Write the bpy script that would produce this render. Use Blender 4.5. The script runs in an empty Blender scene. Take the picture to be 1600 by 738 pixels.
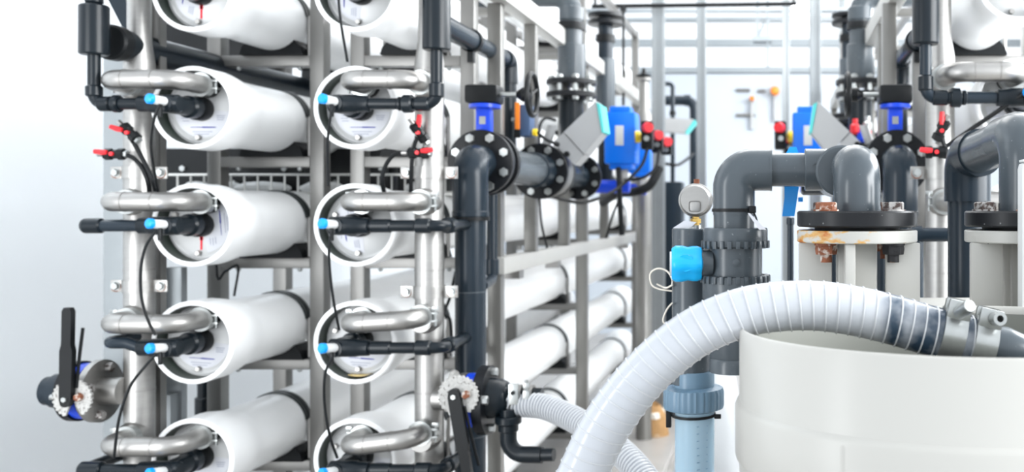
import bpy, bmesh, math, random
from mathutils import Vector, Matrix
random.seed(7)
PI = math.pi
sc = bpy.context.scene
COL = sc.collection

# ------------------------------------------------------------------ camera, world, lights, exposure
F = 1490.0; VX = 1215.0; VY = 322.0; CZ = 1.5        # focal length and principal point in pixels, eye height
cam_d = bpy.data.cameras.new('camera'); cam = bpy.data.objects.new('camera', cam_d); COL.objects.link(cam)
cam.location = (0, 0, CZ); cam.rotation_euler = (PI/2, 0, 0)
cam_d.sensor_width = 36.0; cam_d.lens = F/1600*36
cam_d.shift_x = -(VX-800)/1600; cam_d.shift_y = -(369-VY)/1600
cam_d.clip_start = 0.05
cam_d.dof.use_dof = True; cam_d.dof.focus_distance = 1.6; cam_d.dof.aperture_fstop = 4.2
sc.camera = cam

w = bpy.data.worlds.new('daylight'); sc.world = w; w.use_nodes = True
bg = w.node_tree.nodes['Background']; bg.inputs[0].default_value = (0.90, 0.95, 1.0, 1); bg.inputs[1].default_value = 0.62

def area(name, loc, size, energy, rot=(0, 0, 0), col=(1, 0.985, 0.96)):
    l = bpy.data.lights.new(name, 'AREA'); l.shape = 'RECTANGLE'; l.size, l.size_y = size
    l.energy = energy; l.color = col
    o = bpy.data.objects.new(name, l); o.location = loc; o.rotation_euler = rot; COL.objects.link(o)
for x, y, e in ((0.5, 5.0, 40), (0.5, 8.6, 34)):
    area('ceiling_fill_light', (x, y, 4.35), (3.4, 2.2), e)  # broad unseen overhead fill, added for soft high-key light
area('right_fill_light', (3.15, 5.8, 3.0), (2.4, 6.0), 400, (0, math.radians(60), 0), (0.95, 0.98, 1.0))  # added fill along the right wall, no window there; brightens the rack sides
area('left_fill_light', (-2.7, -0.2, 1.3), (1.6, 2.4), 42, (math.radians(90), 0, math.radians(14)), (0.95, 0.98, 1.0))  # added fill left behind the camera, no door there; lifts rack fronts and wall
area('front_right_fill_light', (3.15, 0.9, 1.9), (2.8, 3.2), 185, (0, math.radians(84), 0), (0.97, 0.99, 1.0))  # added fill from front right, no window there; lights the vessels' aisle sides
sc.view_settings.view_transform = 'Standard'; sc.view_settings.look = 'None'
sc.view_settings.exposure = 1.36; sc.view_settings.gamma = 1.0; sc.view_settings.use_curve_mapping = False

# ------------------------------------------------------------------ materials
def mat(name, col, rough=0.5, metal=0.0, noise=0.0, nscale=20.0, bump=0.0, spec=0.5, trans=0.0, ior=1.45, coat=0.0, stain=None, sscale=6.0, slo=0.58, shi=0.72, alpha=1.0, emit=0.0, stretch=None):
    m = bpy.data.materials.new(name); m.use_nodes = True
    nt = m.node_tree; b = nt.nodes['Principled BSDF']
    b.inputs['Base Color'].default_value = (*col, 1); b.inputs['Roughness'].default_value = rough
    b.inputs['Metallic'].default_value = metal; b.inputs['Specular IOR Level'].default_value = spec
    b.inputs['Transmission Weight'].default_value = trans; b.inputs['IOR'].default_value = ior
    b.inputs['Coat Weight'].default_value = coat; b.inputs['Alpha'].default_value = alpha
    if emit:
        b.inputs['Emission Color'].default_value = (*col, 1); b.inputs['Emission Strength'].default_value = emit
    tc = nt.nodes.new('ShaderNodeTexCoord'); src = tc.outputs['Object']
    if stretch:
        mp = nt.nodes.new('ShaderNodeMapping'); mp.inputs['Scale'].default_value = stretch
        nt.links.new(src, mp.inputs[0]); src = mp.outputs[0]
    out = None
    if noise or bump:
        n = nt.nodes.new('ShaderNodeTexNoise'); n.inputs['Scale'].default_value = nscale; n.inputs['Detail'].default_value = 4
        nt.links.new(src, n.inputs['Vector'])
        if noise:
            mx = nt.nodes.new('ShaderNodeMix'); mx.data_type = 'RGBA'
            lo = tuple(max(0, c*(1-noise)) for c in col); hi = tuple(min(1, c*(1+noise)) for c in col)
            mx.inputs[6].default_value = (*lo, 1); mx.inputs[7].default_value = (*hi, 1)
            nt.links.new(n.outputs[0], mx.inputs[0]); out = mx.outputs[2]
        if bump:
            bp = nt.nodes.new('ShaderNodeBump'); bp.inputs['Strength'].default_value = bump; bp.inputs['Distance'].default_value = 0.004
            nt.links.new(n.outputs[0], bp.inputs['Height']); nt.links.new(bp.outputs[0], b.inputs['Normal'])
    if stain:
        n2 = nt.nodes.new('ShaderNodeTexNoise'); n2.inputs['Scale'].default_value = sscale; n2.inputs['Detail'].default_value = 6
        nt.links.new(src, n2.inputs['Vector'])
        rp = nt.nodes.new('ShaderNodeValToRGB'); rp.color_ramp.elements[0].position = slo; rp.color_ramp.elements[1].position = shi
        nt.links.new(n2.outputs[0], rp.inputs[0])
        mx2 = nt.nodes.new('ShaderNodeMix'); mx2.data_type = 'RGBA'
        nt.links.new(rp.outputs[0], mx2.inputs[0]); mx2.inputs[7].default_value = (*stain, 1)
        if out: nt.links.new(out, mx2.inputs[6])
        else: mx2.inputs[6].default_value = (*col, 1)
        out = mx2.outputs[2]
    if out: nt.links.new(out, b.inputs['Base Color'])
    return m

M = dict(
    frp=mat('white_glass_fibre', (0.92, 0.925, 0.925), 0.28, noise=0.03, nscale=9, bump=0.05),
    bore=mat('dark_green_bore', (0.018, 0.03, 0.022), 0.35, noise=0.3),
    plate=mat('pale_end_plate', (0.62, 0.625, 0.625), 0.3, noise=0.03),
    paper=mat('printed_paper', (0.62, 0.63, 0.67), 0.5, noise=0.02),
    ink=mat('grey_ink', (0.35, 0.37, 0.45), 0.6, noise=0.1),
    inkblue=mat('blue_ink', (0.03, 0.04, 0.3), 0.6, noise=0.1),
    inkred=mat('red_ink', (0.8, 0.02, 0.04), 0.6, noise=0.1),
    rubber=mat('black_rubber', (0.005, 0.006, 0.007), 0.5, spec=0.2, noise=0.3),
    strapm=mat('dark_strap', (0.012, 0.017, 0.018), 0.4, spec=0.3, noise=0.3),
    dpvc=mat('dark_pvc', (0.006, 0.010, 0.014), 0.28, spec=0.3, noise=0.15, nscale=30),
    gpvc=mat('grey_pvc', (0.056, 0.069, 0.080), 0.24, noise=0.12, nscale=14, bump=0.03, stain=(0.16, 0.18, 0.19), sscale=130, slo=0.69, shi=0.74),
    spvc=mat('slate_pvc', (0.013, 0.021, 0.030), 0.27, spec=0.3, noise=0.14, nscale=14),
    steel=mat('stainless_steel', (0.37, 0.362, 0.35), 0.42, 1.0, noise=0.12, nscale=24, stretch=(1, 1, 4)),
    steeld=mat('dull_steel', (0.34, 0.332, 0.32), 0.42, 1.0, noise=0.15, nscale=12),
    beam=mat('brushed_box_section', (0.2, 0.196, 0.188), 0.4, 0.6, noise=0.12, nscale=10),
    cream=mat('cream_coated_steel', (0.23, 0.225, 0.213), 0.33, 0.6, noise=0.05),
    alu=mat('aluminium_profile', (0.28, 0.30, 0.31), 0.4, 0.6, noise=0.06),
    zinc=mat('zinc_bolt', (0.42, 0.435, 0.43), 0.3, 0.85, noise=0.15, nscale=80),
    pitted=mat('pitted_zinc', (0.42, 0.415, 0.4), 0.6, 0.2, noise=0.3, nscale=120, bump=0.6, stain=(0.10, 0.09, 0.08), sscale=160, slo=0.60, shi=0.66),
    rust=mat('rusty_bolt', (0.2, 0.07, 0.035), 0.75, 0.2, noise=0.5, nscale=90, bump=0.5, stain=(0.55, 0.5, 0.45), sscale=70, slo=0.5, shi=0.62),
    oxid=mat('weathered_bolt', (0.35, 0.34, 0.33), 0.55, 0.6, noise=0.3, nscale=90, bump=0.4, stain=(0.07, 0.05, 0.045), sscale=80, slo=0.48, shi=0.58),
    nutblk=mat('black_corroded_nut', (0.02, 0.02, 0.022), 0.6, 0.4, noise=0.5, nscale=90, bump=0.5, stain=(0.25, 0.12, 0.05), sscale=50, slo=0.62, shi=0.72),
    flblk=mat('black_flange', (0.008, 0.009, 0.011), 0.36, spec=0.3, noise=0.3, stain=(0.2, 0.205, 0.21), sscale=100, slo=0.68, shi=0.74),
    flplain=mat('black_steel_flange', (0.007, 0.008, 0.010), 0.35, spec=0.3, noise=0.3),
    blk=mat('black_plastic', (0.007, 0.008, 0.009), 0.4, spec=0.25, noise=0.3),
    blue=mat('blue_epoxy', (0.004, 0.055, 0.62), 0.3, noise=0.06),
    azure=mat('azure_paint', (0.0, 0.16, 0.78), 0.35, noise=0.06),
    cyan=mat('cyan_plastic', (0.0, 0.40, 0.82), 0.3, noise=0.05),
    sky=mat('sky_blue_plastic', (0.0, 0.30, 0.85), 0.3, noise=0.05),
    whitep=mat('white_plastic', (0.6, 0.61, 0.61), 0.35, noise=0.02),
    red=mat('red_plastic', (0.75, 0.02, 0.03), 0.4, noise=0.1),
    yellow=mat('yellow_plastic', (0.85, 0.6, 0.02), 0.4, noise=0.1),
    orange=mat('orange_plastic', (0.9, 0.24, 0.02), 0.4, noise=0.1),
    lgrey=mat('light_grey_enclosure', (0.42, 0.425, 0.43), 0.4, noise=0.03),
    teal=mat('teal_bezel', (0.1, 0.62, 0.6), 0.4, noise=0.05),
    navy=mat('navy_box', (0.05, 0.09, 0.18), 0.4, noise=0.1),
    brass=mat('brass', (0.6, 0.4, 0.12), 0.3, 1.0, noise=0.1),
    ivory=mat('ivory_gelcoat', (0.43, 0.425, 0.40), 0.38, noise=0.03, nscale=5, bump=0.04),
    ivoryrust=mat('ivory_gelcoat_rust', (0.64, 0.63, 0.59), 0.42, noise=0.04, stain=(0.50, 0.19, 0.03), sscale=11, slo=0.56, shi=0.68, stretch=(1, 1, 3)),
    tankin=mat('shade_toned_lining', (0.19, 0.195, 0.175), 0.45, noise=0.12, nscale=6),  # shade inside the tank put into the colour, darker grey green
    amber=mat('amber_residue', (0.45, 0.30, 0.03), 0.2, noise=0.3, nscale=40),
    tank=mat('tank_polyethylene', (0.475, 0.467, 0.437), 0.28, noise=0.02, nscale=4, bump=0.03, stain=(0.55, 0.55, 0.53), sscale=28, slo=0.74, shi=0.8),
    hoseb=mat('milky_hose', (0.26, 0.275, 0.30), 0.32, noise=0.05, nscale=20, bump=0.1),
    rib=mat('clear_hose_rib', (0.52, 0.535, 0.555), 0.25, noise=0.03),
    clearblue=mat('clear_blue_tube', (0.56, 0.72, 0.82), 0.12, noise=0.03, trans=0.55, ior=1.15),
    floatw=mat('white_float', (0.7, 0.78, 0.8), 0.4, noise=0.02),
    bluegrey=mat('blue_grey_nut', (0.12, 0.20, 0.275), 0.3, noise=0.08, nscale=20),
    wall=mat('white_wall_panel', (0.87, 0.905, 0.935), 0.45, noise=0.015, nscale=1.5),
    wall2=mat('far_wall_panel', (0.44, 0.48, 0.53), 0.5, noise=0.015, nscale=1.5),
    ceil=mat('white_ceiling', (0.86, 0.87, 0.88), 0.6, noise=0.02),
    floor=mat('pale_concrete_floor', (0.34, 0.325, 0.31), 0.35, noise=0.15, nscale=3, stain=(0.24, 0.23, 0.215), sscale=2.5),
    girt=mat('grey_girt', (0.28, 0.31, 0.33), 0.5, noise=0.05),
    sack=mat('white_plastic_wrap', (0.5, 0.515, 0.53), 0.3, noise=0.04, bump=0.6, nscale=14),
    card=mat('brown_paper', (0.42, 0.24, 0.10), 0.7, noise=0.4, nscale=16, bump=0.4, stain=(0.8, 0.74, 0.65), sscale=6),
    string=mat('cream_string', (0.75, 0.7, 0.62), 0.7, noise=0.05),
    lamp=mat('lamp_diffuser', (1.0, 1.0, 1.0), 0.5, emit=6.0),
    railc=mat('lit_frame_rail', (0.46, 0.455, 0.435), 0.4, 0.2, noise=0.05),  # frame steel lightened to carry the light on its upward and aisle faces
    glass=mat('clear_glass', (1.0, 1.0, 1.0), 0.0, trans=1.0, ior=1.02, spec=0.1),
    wire=mat('wire_mesh', (0.6, 0.6, 0.58), 0.4, 0.6, noise=0.05),
)
# hose that holds blue-grey water towards its coupled end
def hose_mat():
    m = M['hosew'] = mat('hose_with_water', (0.150, 0.160, 0.178), 0.22, coat=0.3)
    nt = m.node_tree; b = nt.nodes['Principled BSDF']
    tc = nt.nodes.new('ShaderNodeTexCoord'); sp = nt.nodes.new('ShaderNodeSeparateXYZ'); nt.links.new(tc.outputs['Object'], sp.inputs[0])
    ns = nt.nodes.new('ShaderNodeTexNoise'); ns.inputs['Scale'].default_value = 26; ns.inputs['Detail'].default_value = 3
    nt.links.new(tc.outputs['Object'], ns.inputs['Vector'])
    mr = nt.nodes.new('ShaderNodeMapRange'); nt.links.new(sp.outputs[0], mr.inputs[0])
    mr.inputs[1].default_value = 0.128; mr.inputs[2].default_value = 0.150
    ad = nt.nodes.new('ShaderNodeMath'); ad.operation = 'MULTIPLY_ADD'
    nt.links.new(ns.outputs[0], ad.inputs[0]); ad.inputs[1].default_value = -2.2; ad.inputs[2].default_value = 1.95
    mu = nt.nodes.new('ShaderNodeMath'); mu.operation = 'MULTIPLY'; mu.use_clamp = True
    nt.links.new(mr.outputs[0], mu.inputs[0]); nt.links.new(ad.outputs[0], mu.inputs[1])
    mx = nt.nodes.new('ShaderNodeMix'); mx.data_type = 'RGBA'
    mx.inputs[6].default_value = (0.46, 0.48, 0.512, 1); mx.inputs[7].default_value = (0.028, 0.050, 0.080, 1)
    nt.links.new(mu.outputs[0], mx.inputs[0]); nt.links.new(mx.outputs[2], b.inputs['Base Color'])
hose_mat()
# rust that has run over the left half of one flange rim
def rust_mask():
    m = M['ivoryrust']; nt = m.node_tree; b = nt.nodes['Principled BSDF']
    tc = nt.nodes.new('ShaderNodeTexCoord'); sp = nt.nodes.new('ShaderNodeSeparateXYZ'); nt.links.new(tc.outputs['Object'], sp.inputs[0])
    mp = nt.nodes.new('ShaderNodeMapping'); mp.inputs['Scale'].default_value = (1, 1, 2.2); nt.links.new(tc.outputs['Object'], mp.inputs[0])
    n = nt.nodes.new('ShaderNodeTexNoise'); n.inputs['Scale'].default_value = 30; n.inputs['Detail'].default_value = 7; nt.links.new(mp.outputs[0], n.inputs['Vector'])
    mr = nt.nodes.new('ShaderNodeMapRange'); nt.links.new(sp.outputs[0], mr.inputs[0])
    mr.inputs[1].default_value = -0.11; mr.inputs[2].default_value = 0.06; mr.inputs[3].default_value = 0.12; mr.inputs[4].default_value = -0.16
    ad = nt.nodes.new('ShaderNodeMath'); ad.operation = 'ADD'; nt.links.new(n.outputs[0], ad.inputs[0]); nt.links.new(mr.outputs[0], ad.inputs[1])
    rp = nt.nodes.new('ShaderNodeValToRGB'); e = rp.color_ramp.elements
    e[0].position = 0.50; e[0].color = (0.43, 0.425, 0.40, 1); e[1].position = 0.57; e[1].color = (0.50, 0.30, 0.10, 1)
    x = rp.color_ramp.elements.new(0.68); x.color = (0.40, 0.12, 0.015, 1)
    nt.links.new(ad.outputs[0], rp.inputs[0]); nt.links.new(rp.outputs[0], b.inputs['Base Color'])
rust_mask()

# ------------------------------------------------------------------ helpers
def W(px, py, y): return Vector(((px-VX)*y/F, y, CZ-(py-VY)*y/F))
def WX(px, y): return (px-VX)*y/F
def WZ(py, y): return CZ-(py-VY)*y/F
def V(*a): return Vector(a)

class MB:
    def __init__(s): s.v = []; s.f = []
    def add(s, vs, fs):
        n = len(s.v); s.v += [Vector(v) for v in vs]; s.f += [tuple(i+n for i in f) for f in fs]; return s
    def lathe(s, prof, o=(0, 0, 0), axis=(0, 0, 1), seg=24, mod=None, cap=True):
        o = Vector(o); a = Vector(axis).normalized()
        u = a.orthogonal().normalized() if abs(a.z) < 0.9 else Vector((1, 0, 0))
        if abs(a.z) < 0.9: u = Vector((0, 0, 1)) - a*a.z; u.normalize()
        vv = a.cross(u); n = len(s.v)
        for r, t in prof:
            for k in range(seg):
                th = 2*PI*k/seg; rr = r*(mod(th, t) if mod else 1)
                s.v.append(o+a*t+(u*math.cos(th)+vv*math.sin(th))*rr)
        for i in range(len(prof)-1):
            for k in range(seg):
                k2 = (k+1) % seg
                s.f.append((n+i*seg+k, n+i*seg+k2, n+(i+1)*seg+k2, n+(i+1)*seg+k))
        if cap:
            s.f.append(tuple(n+k for k in reversed(range(seg)))); b = n+(len(prof)-1)*seg
            s.f.append(tuple(b+k for k in range(seg)))
        return s
    def cyl(s, r, a, b, seg=20, ch=0.0):
        a = Vector(a); b = Vector(b); L = (b-a).length
        p = [(r, 0), (r, L)] if not ch else [(r-ch, 0), (r, ch), (r, L-ch), (r-ch, L)]
        return s.lathe(p, a, b-a, seg)
    def ringdisc(s, r0, r1, a, b, seg=32):
        a = Vector(a); b = Vector(b); L = (b-a).length
        return s.lathe([(r0, 0), (r1, 0), (r1, L), (r0, L), (r0, 0)], a, b-a, seg, cap=False)
    def tube(s, path, r, seg=14, closed=False, cap=True):
        P = [Vector(p) for p in path]; m = len(P); n = len(s.v)
        R = r if isinstance(r, (list, tuple)) else [r]*m
        T = []
        for i in range(m):
            if closed: t = P[(i+1) % m]-P[i-1]
            else: t = P[min(i+1, m-1)]-P[max(i-1, 0)]
            T.append(t.normalized() if t.length > 1e-9 else Vector((0, 0, 1)))
        u = T[0].orthogonal().normalized()
        for i in range(m):
            u = (u-T[i]*u.dot(T[i])); u = u.normalized() if u.length > 1e-6 else T[i].orthogonal().normalized()
            vv = T[i].cross(u)
            for k in range(seg):
                th = 2*PI*k/seg; s.v.append(P[i]+(u*math.cos(th)+vv*math.sin(th))*R[i])
        for i in range(m if closed else m-1):
            j = (i+1) % m
            for k in range(seg):
                k2 = (k+1) % seg; s.f.append((n+i*seg+k, n+i*seg+k2, n+j*seg+k2, n+j*seg+k))
        if cap and not closed:
            s.f.append(tuple(n+k for k in reversed(range(seg)))); b = n+(m-1)*seg; s.f.append(tuple(b+k for k in range(seg)))
        return s
    def box(s, x0, x1, y0, y1, z0, z1, bev=0.0, rot=None, piv=None):
        bm = bmesh.new(); bmesh.ops.create_cube(bm, size=1)
        c = V((x0+x1)/2, (y0+y1)/2, (z0+z1)/2)
        for v in bm.verts: v.co = V(v.co.x*abs(x1-x0), v.co.y*abs(y1-y0), v.co.z*abs(z1-z0))
        if bev: bmesh.ops.bevel(bm, geom=bm.edges[:], offset=bev, segments=2, affect='EDGES', profile=0.6)
        vs = []
        for v in bm.verts:
            p = v.co.copy()
            if rot:
                q = V(*piv) if piv else c
                p = rot @ (p+c-q)+q
            else: p = p+c
            vs.append(p)
        bm.verts.index_update(); fs = [[v.index for v in f.verts] for f in bm.faces]; bm.free()
        return s.add(vs, fs)
    def prism(s, poly, d, ax='y', o=0.0):
        n = len(poly)
        def pt(a, b, c): return (a, c, b) if ax == 'y' else ((c, a, b) if ax == 'x' else (a, b, c))
        vs = [pt(a, b, o) for a, b in poly]+[pt(a, b, o+d) for a, b in poly]
        fs = [tuple(range(n)), tuple(reversed(range(n, 2*n)))]+[(i, i+n, (i+1) % n+n, (i+1) % n) for i in range(n)]
        return s.add(vs, fs)

def fillet(pts, rad, n=7):
    P = [Vector(p) for p in pts]; out = [P[0]]
    for i in range(1, len(P)-1):
        a, b, c = P[i-1], P[i], P[i+1]
        d1 = (a-b); d2 = (c-b); l1 = d1.length; l2 = d2.length; d1.normalize(); d2.normalize()
        ang = d1.angle(d2)
        if ang > PI-0.02: out.append(b); continue
        t = min(rad/math.tan(ang/2), l1*0.49, l2*0.49); rr = t*math.tan(ang/2)
        cen = b+(d1+d2).normalized()*(rr/math.sin(ang/2))
        p0 = b+d1*t; p1 = b+d2*t; v0 = p0-cen; v1 = p1-cen; tot = v0.angle(v1); axv = v0.cross(v1).normalized()
        for k in range(n+1): out.append(cen+Matrix.Rotation(tot*k/n, 3, axv) @ v0)
    out.append(P[-1]); return out

def spline(pts, n=8):
    P = [Vector(p) for p in pts]; Q = [P[0]*2-P[1]]+P+[P[-1]*2-P[-2]]; out = []
    for i in range(1, len(Q)-2):
        a, b, c, d = Q[i-1:i+3]
        for k in range(n):
            t = k/n; out.append(0.5*((2*b)+(c-a)*t+(2*a-5*b+4*c-d)*t*t+(3*b-a-3*c+d)*t**3))
    out.append(P[-1]); return out

ORG = {}
def org(o):
    return ORG.get(o.name, Vector((0, 0, 0)))
def mesh_obj(name, mb, m, origin):
    me = bpy.data.meshes.new(name); me.from_pydata([v-origin for v in mb.v], [], mb.f); me.update()
    me.materials.append(m)
    bm = bmesh.new(); bm.from_mesh(me); bmesh.ops.recalc_face_normals(bm, faces=bm.faces[:]); bm.to_mesh(me); bm.free()
    me.polygons.foreach_set('use_smooth', [True]*len(me.polygons)); me.set_sharp_from_angle(angle=math.radians(38))
    o = bpy.data.objects.new(name, me); COL.objects.link(o); return o
def part(name, mb, m, parent, label=None, kind=None):
    og = org(parent); o = mesh_obj(name, mb, M[m], og); o.parent = parent; ORG[o.name] = og
    if label: o['label'] = label
    if kind: o['kind'] = kind
    return o
def tag(o, label, cat, group=None):
    o['label'] = label; o['category'] = cat
    if group: o['group'] = group
    return o
def thing(name, label, cat, loc, group=None):
    o = bpy.data.objects.new(name, None); o.empty_display_size = 0.05; COL.objects.link(o); o.location = loc; ORG[o.name] = Vector(loc)
    return tag(o, label, cat, group)
def single(name, mb, m, label, cat, group=None):
    lo = Vector((sum(v.x for v in mb.v)/len(mb.v), sum(v.y for v in mb.v)/len(mb.v), min(v.z for v in mb.v)))
    o = mesh_obj(name, mb, M[m], lo); o.location = lo; return tag(o, label, cat, group)
def struct(name, mb, m):
    o = mesh_obj(name, mb, M[m], Vector((0, 0, 0))); o['kind'] = 'structure'; return o
def dup(root, loc, label, group=None):
    r = root.copy(); COL.objects.link(r); r.location = loc; r['label'] = label; ORG[r.name] = Vector(loc)
    if group: r['group'] = group
    for ch in list(root.children):
        c = ch.copy(); COL.objects.link(c); c.parent = r; ORG[c.name] = Vector(loc)
        for g in list(ch.children):
            d = g.copy(); COL.objects.link(d); d.parent = c; ORG[d.name] = Vector(loc)
    return r
def hexbolt(o, axis, r, h, rw=0): 
    m = MB(); m.lathe([(r*0.9, h), (r, h*0.75), (r, h*0.2 if rw else 0)], o, axis, 6)
    if rw: m.lathe([(rw, 0), (rw, h*0.22)], o, axis, 14)
    return m
def share(obj_, name, parent, off):
    c = obj_.copy(); c.name = name; COL.objects.link(c); c.parent = parent; c.location = Vector(obj_.location)+Vector(off); ORG[c.name] = org(parent); return c

# ------------------------------------------------------------------ room shell
struct('floor', MB().box(-4.0, 4.0, -0.5, 11.4, -0.2, 0.0), 'floor')
struct('wall_left', MB().box(-3.6, -3.4, 1.8, 11.4, 0.0, 4.6), 'wall')
struct('wall_right', MB().box(3.2, 3.4, -0.5, 11.4, 0.0, 4.6), 'wall')
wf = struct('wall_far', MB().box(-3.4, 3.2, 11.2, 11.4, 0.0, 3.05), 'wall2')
struct('ceiling', MB().box(-3.6, 3.4, 2.0, 11.4, 4.6, 4.75), 'ceil')
win = struct('window_1', MB().box(-3.4, 3.2, 11.27, 11.33, 3.05, 3.11), 'girt')
for zc, h in ((3.10, 0.07), (3.42, 0.09), (3.68, 0.03), (3.80, 0.04), (4.25, 0.08)):
    part('girt', MB().box(-3.4, 3.2, 11.2, 11.28, zc-h/2, zc+h/2, 0.008), 'girt', win)
for x0, x1 in ((-3.4, -2.43), (-2.37, -0.93), (-0.87, 0.72), (0.78, 2.17), (2.23, 3.2)):
    part('pane', MB().box(x0, x1, 11.29, 11.296, 3.11, 4.6), 'glass', win)
for xc in (-2.4, -0.9, 0.75, 2.2):
    part('mullion', MB().box(xc-0.03, xc+0.03, 11.24, 11.3, 3.11, 4.6), 'alu', win)

# ------------------------------------------------------------------ vessels
ZR = [2.481, 2.135, 1.7894, 1.4437, 1.098, 0.752, 0.406]
XL, XR = -1.7195, -1.242
def arc_band(mb, r0, r1, y0, y1, a0, a1, n=22):
    vs = []; fs = []
    for i in range(n+1):
        a = a0+(a1-a0)*i/n; c, s_ = math.cos(a), math.sin(a)
        vs += [(r0*c, y0, r0*s_), (r1*c, y0, r1*s_), (r1*c, y1, r1*s_), (r0*c, y1, r0*s_)]
    for i in range(n):
        b = i*4
        for k in range(4): fs.append((b+k, b+(k+1) % 4, b+4+(k+1) % 4, b+4+k))
    fs += [(0, 1, 2, 3), tuple(n*4+k for k in (3, 2, 1, 0))]
    return mb.add(vs, fs)

def make_vessel(loc, label, bands, L, portx, ang, redarrow=False):
    t = thing('pressure_vessel', label, 'pressure vessel', loc, 'white pressure vessels')
    ORG[t.name] = Vector((0, 0, 0))          # parts are written in the vessel's own frame, then follow the Empty
    pr = [(0.109, 0.012), (0.109, 0.002), (0.112, 0.0), (0.119, 0.0), (0.1225, 0.004), (0.1225, 0.10), (0.119, 0.125), (0.1085, 0.185), (0.106, 0.20), (0.106, L-0.2), (0.1085, L-0.185), (0.119, L-0.13), (0.121, L-0.1), (0.121, L-0.004), (0.117, L)]
    part('shell', MB().lathe(pr, (0, 0, 0), (0, 1, 0), 40, cap=False), 'frp', t)
    part('far_cap', MB().cyl(0.117, (0, L-0.03, 0), (0, L-0.01, 0), 24), 'plate', t)
    part('bore', MB().lathe([(0.109, 0.006), (0.1075, 0.075)], (0, 0, 0), (0, 1, 0), 40, cap=False), 'bore', t, 'dark green inner wall of the open end')
    ep = part('end_plate', MB().lathe([(0.0, 0.052), (0.088, 0.052), (0.092, 0.055), (0.096, 0.055), (0.098, 0.051), (0.101, 0.051), (0.103, 0.056), (0.1075, 0.056), (0.1075, 0.08), (0, 0.08)], (0, 0, 0), (0, 1, 0), 40, cap=False), 'plate', t)
    part('plug', hexbolt((-0.01, 0.052, -0.085), (0, -1, 0), 0.008, 0.012), 'steeld', ep)
    part('plug', hexbolt((-0.078, 0.052, 0.03), (0, -1, 0), 0.008, 0.012), 'steeld', ep)
    part('feed_port', MB().lathe([(0.030, 0), (0.034, 0.004), (0.034, 0.030), (0.026, 0.034)], (portx, 0.054, 0.068), (0, -1, 0), 20), 'blk', t, 'black feed socket')
    part('product_port', MB().lathe([(0.034, 0), (0.036, 0.006), (0.036, 0.035), (0.030, 0.045)], (0, 0.054, 0), (0, -1, 0), 22), 'blk', t, 'black product socket')
    R = Matrix.Rotation(ang, 3, 'Y'); sh = MB()
    n = 20; vs = []
    for i in range(n+1):
        a = -PI*0.97+PI*0.94*i/n; vs.append((0.084*math.cos(a), 0.0515, 0.084*math.sin(a)))
    for i in range(n+1):
        a = -PI*0.03-PI*0.94*i/n; vs.append((0.038*math.cos(a), 0.0515, 0.038*math.sin(a)))
    sh.add([R @ V(*v) for v in vs], [(i, i+1, 2*n-i, 2*n+1-i) for i in range(n)])
    st = part('printed_sheet', sh, 'paper', t, 'white printed instruction sheet')
    ln = MB()
    for k, (x0, x1, z) in enumerate(((-0.062, -0.042, -0.018), (-0.064, -0.042, -0.026), (-0.06, -0.04, -0.034), (0.042, 0.068, -0.018), (0.042, 0.066, -0.024), (0.043, 0.064, -0.030), (-0.03, 0.03, -0.066), (-0.025, 0.02, -0.073))):
        ln.add([R @ V(x0, 0.0510, z), R @ V(x1, 0.0510, z), R @ V(x1, 0.0510, z-0.0025), R @ V(x0, 0.0510, z-0.0025)], [(0, 1, 2, 3)])
    part('text_lines', ln, 'ink', st, kind='stuff')
    ar = MB(); z = -0.054
    ar.add([R @ V(*q) for q in ((-0.036, 0.0508, z+0.0008), (0.0, 0.0508, z+0.001), (0.0, 0.0508, z-0.001), (-0.036, 0.0508, z-0.0008), (0, 0.0508, z+0.0022), (0.036, 0.0508, z+0.0014), (0.043, 0.0508, z), (0.036, 0.0508, z-0.0018), (0, 0.0508, z-0.0022))], [(0, 1, 2, 3), (4, 5, 6, 7, 8)])
    part('flow_arrow', ar, 'inkblue', st)
    if redarrow:
        ra = MB().add([(-0.006, 0.0506, -0.035), (0.000, 0.0506, -0.035), (-0.0005, 0.0506, -0.075), (-0.0065, 0.0506, -0.075), (-0.008, 0.0506, -0.046), (0.002, 0.0506, -0.046), (0.002, 0.0506, -0.034), (-0.008, 0.0506, -0.034)], [(0, 1, 2, 3), (4, 5, 6, 7)])
        part('red_arrow', ra, 'inkred', st)
    for b in bands:
        mb = MB()
        for dy in (-0.02, 0.004): arc_band(mb, 0.1055, 0.1105, b+dy, b+dy+0.017, math.radians(8), math.radians(172))
        sp = part('strap', mb, 'strapm', t)
        for s_ in (-1, 1): part('strap_bolt', MB().tube([(s_*0.1085, b, 0.018), (s_*0.1085, b, -0.118)], 0.007, 8), 'steeld', sp)
        poly = [(-0.108, -0.121), (0.108, -0.121), (0.1, -0.095), (0.078, -0.071)]
        for i in range(9):
            a = math.radians(-42-96*i/8); poly.append((0.1065*math.cos(a), 0.1065*math.sin(a)))
        poly += [(-0.078, -0.071), (-0.1, -0.095)]
        part('saddle', MB().prism(poly, 0.09, 'y', b-0.045), 'rubber', t)
    return t

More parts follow.
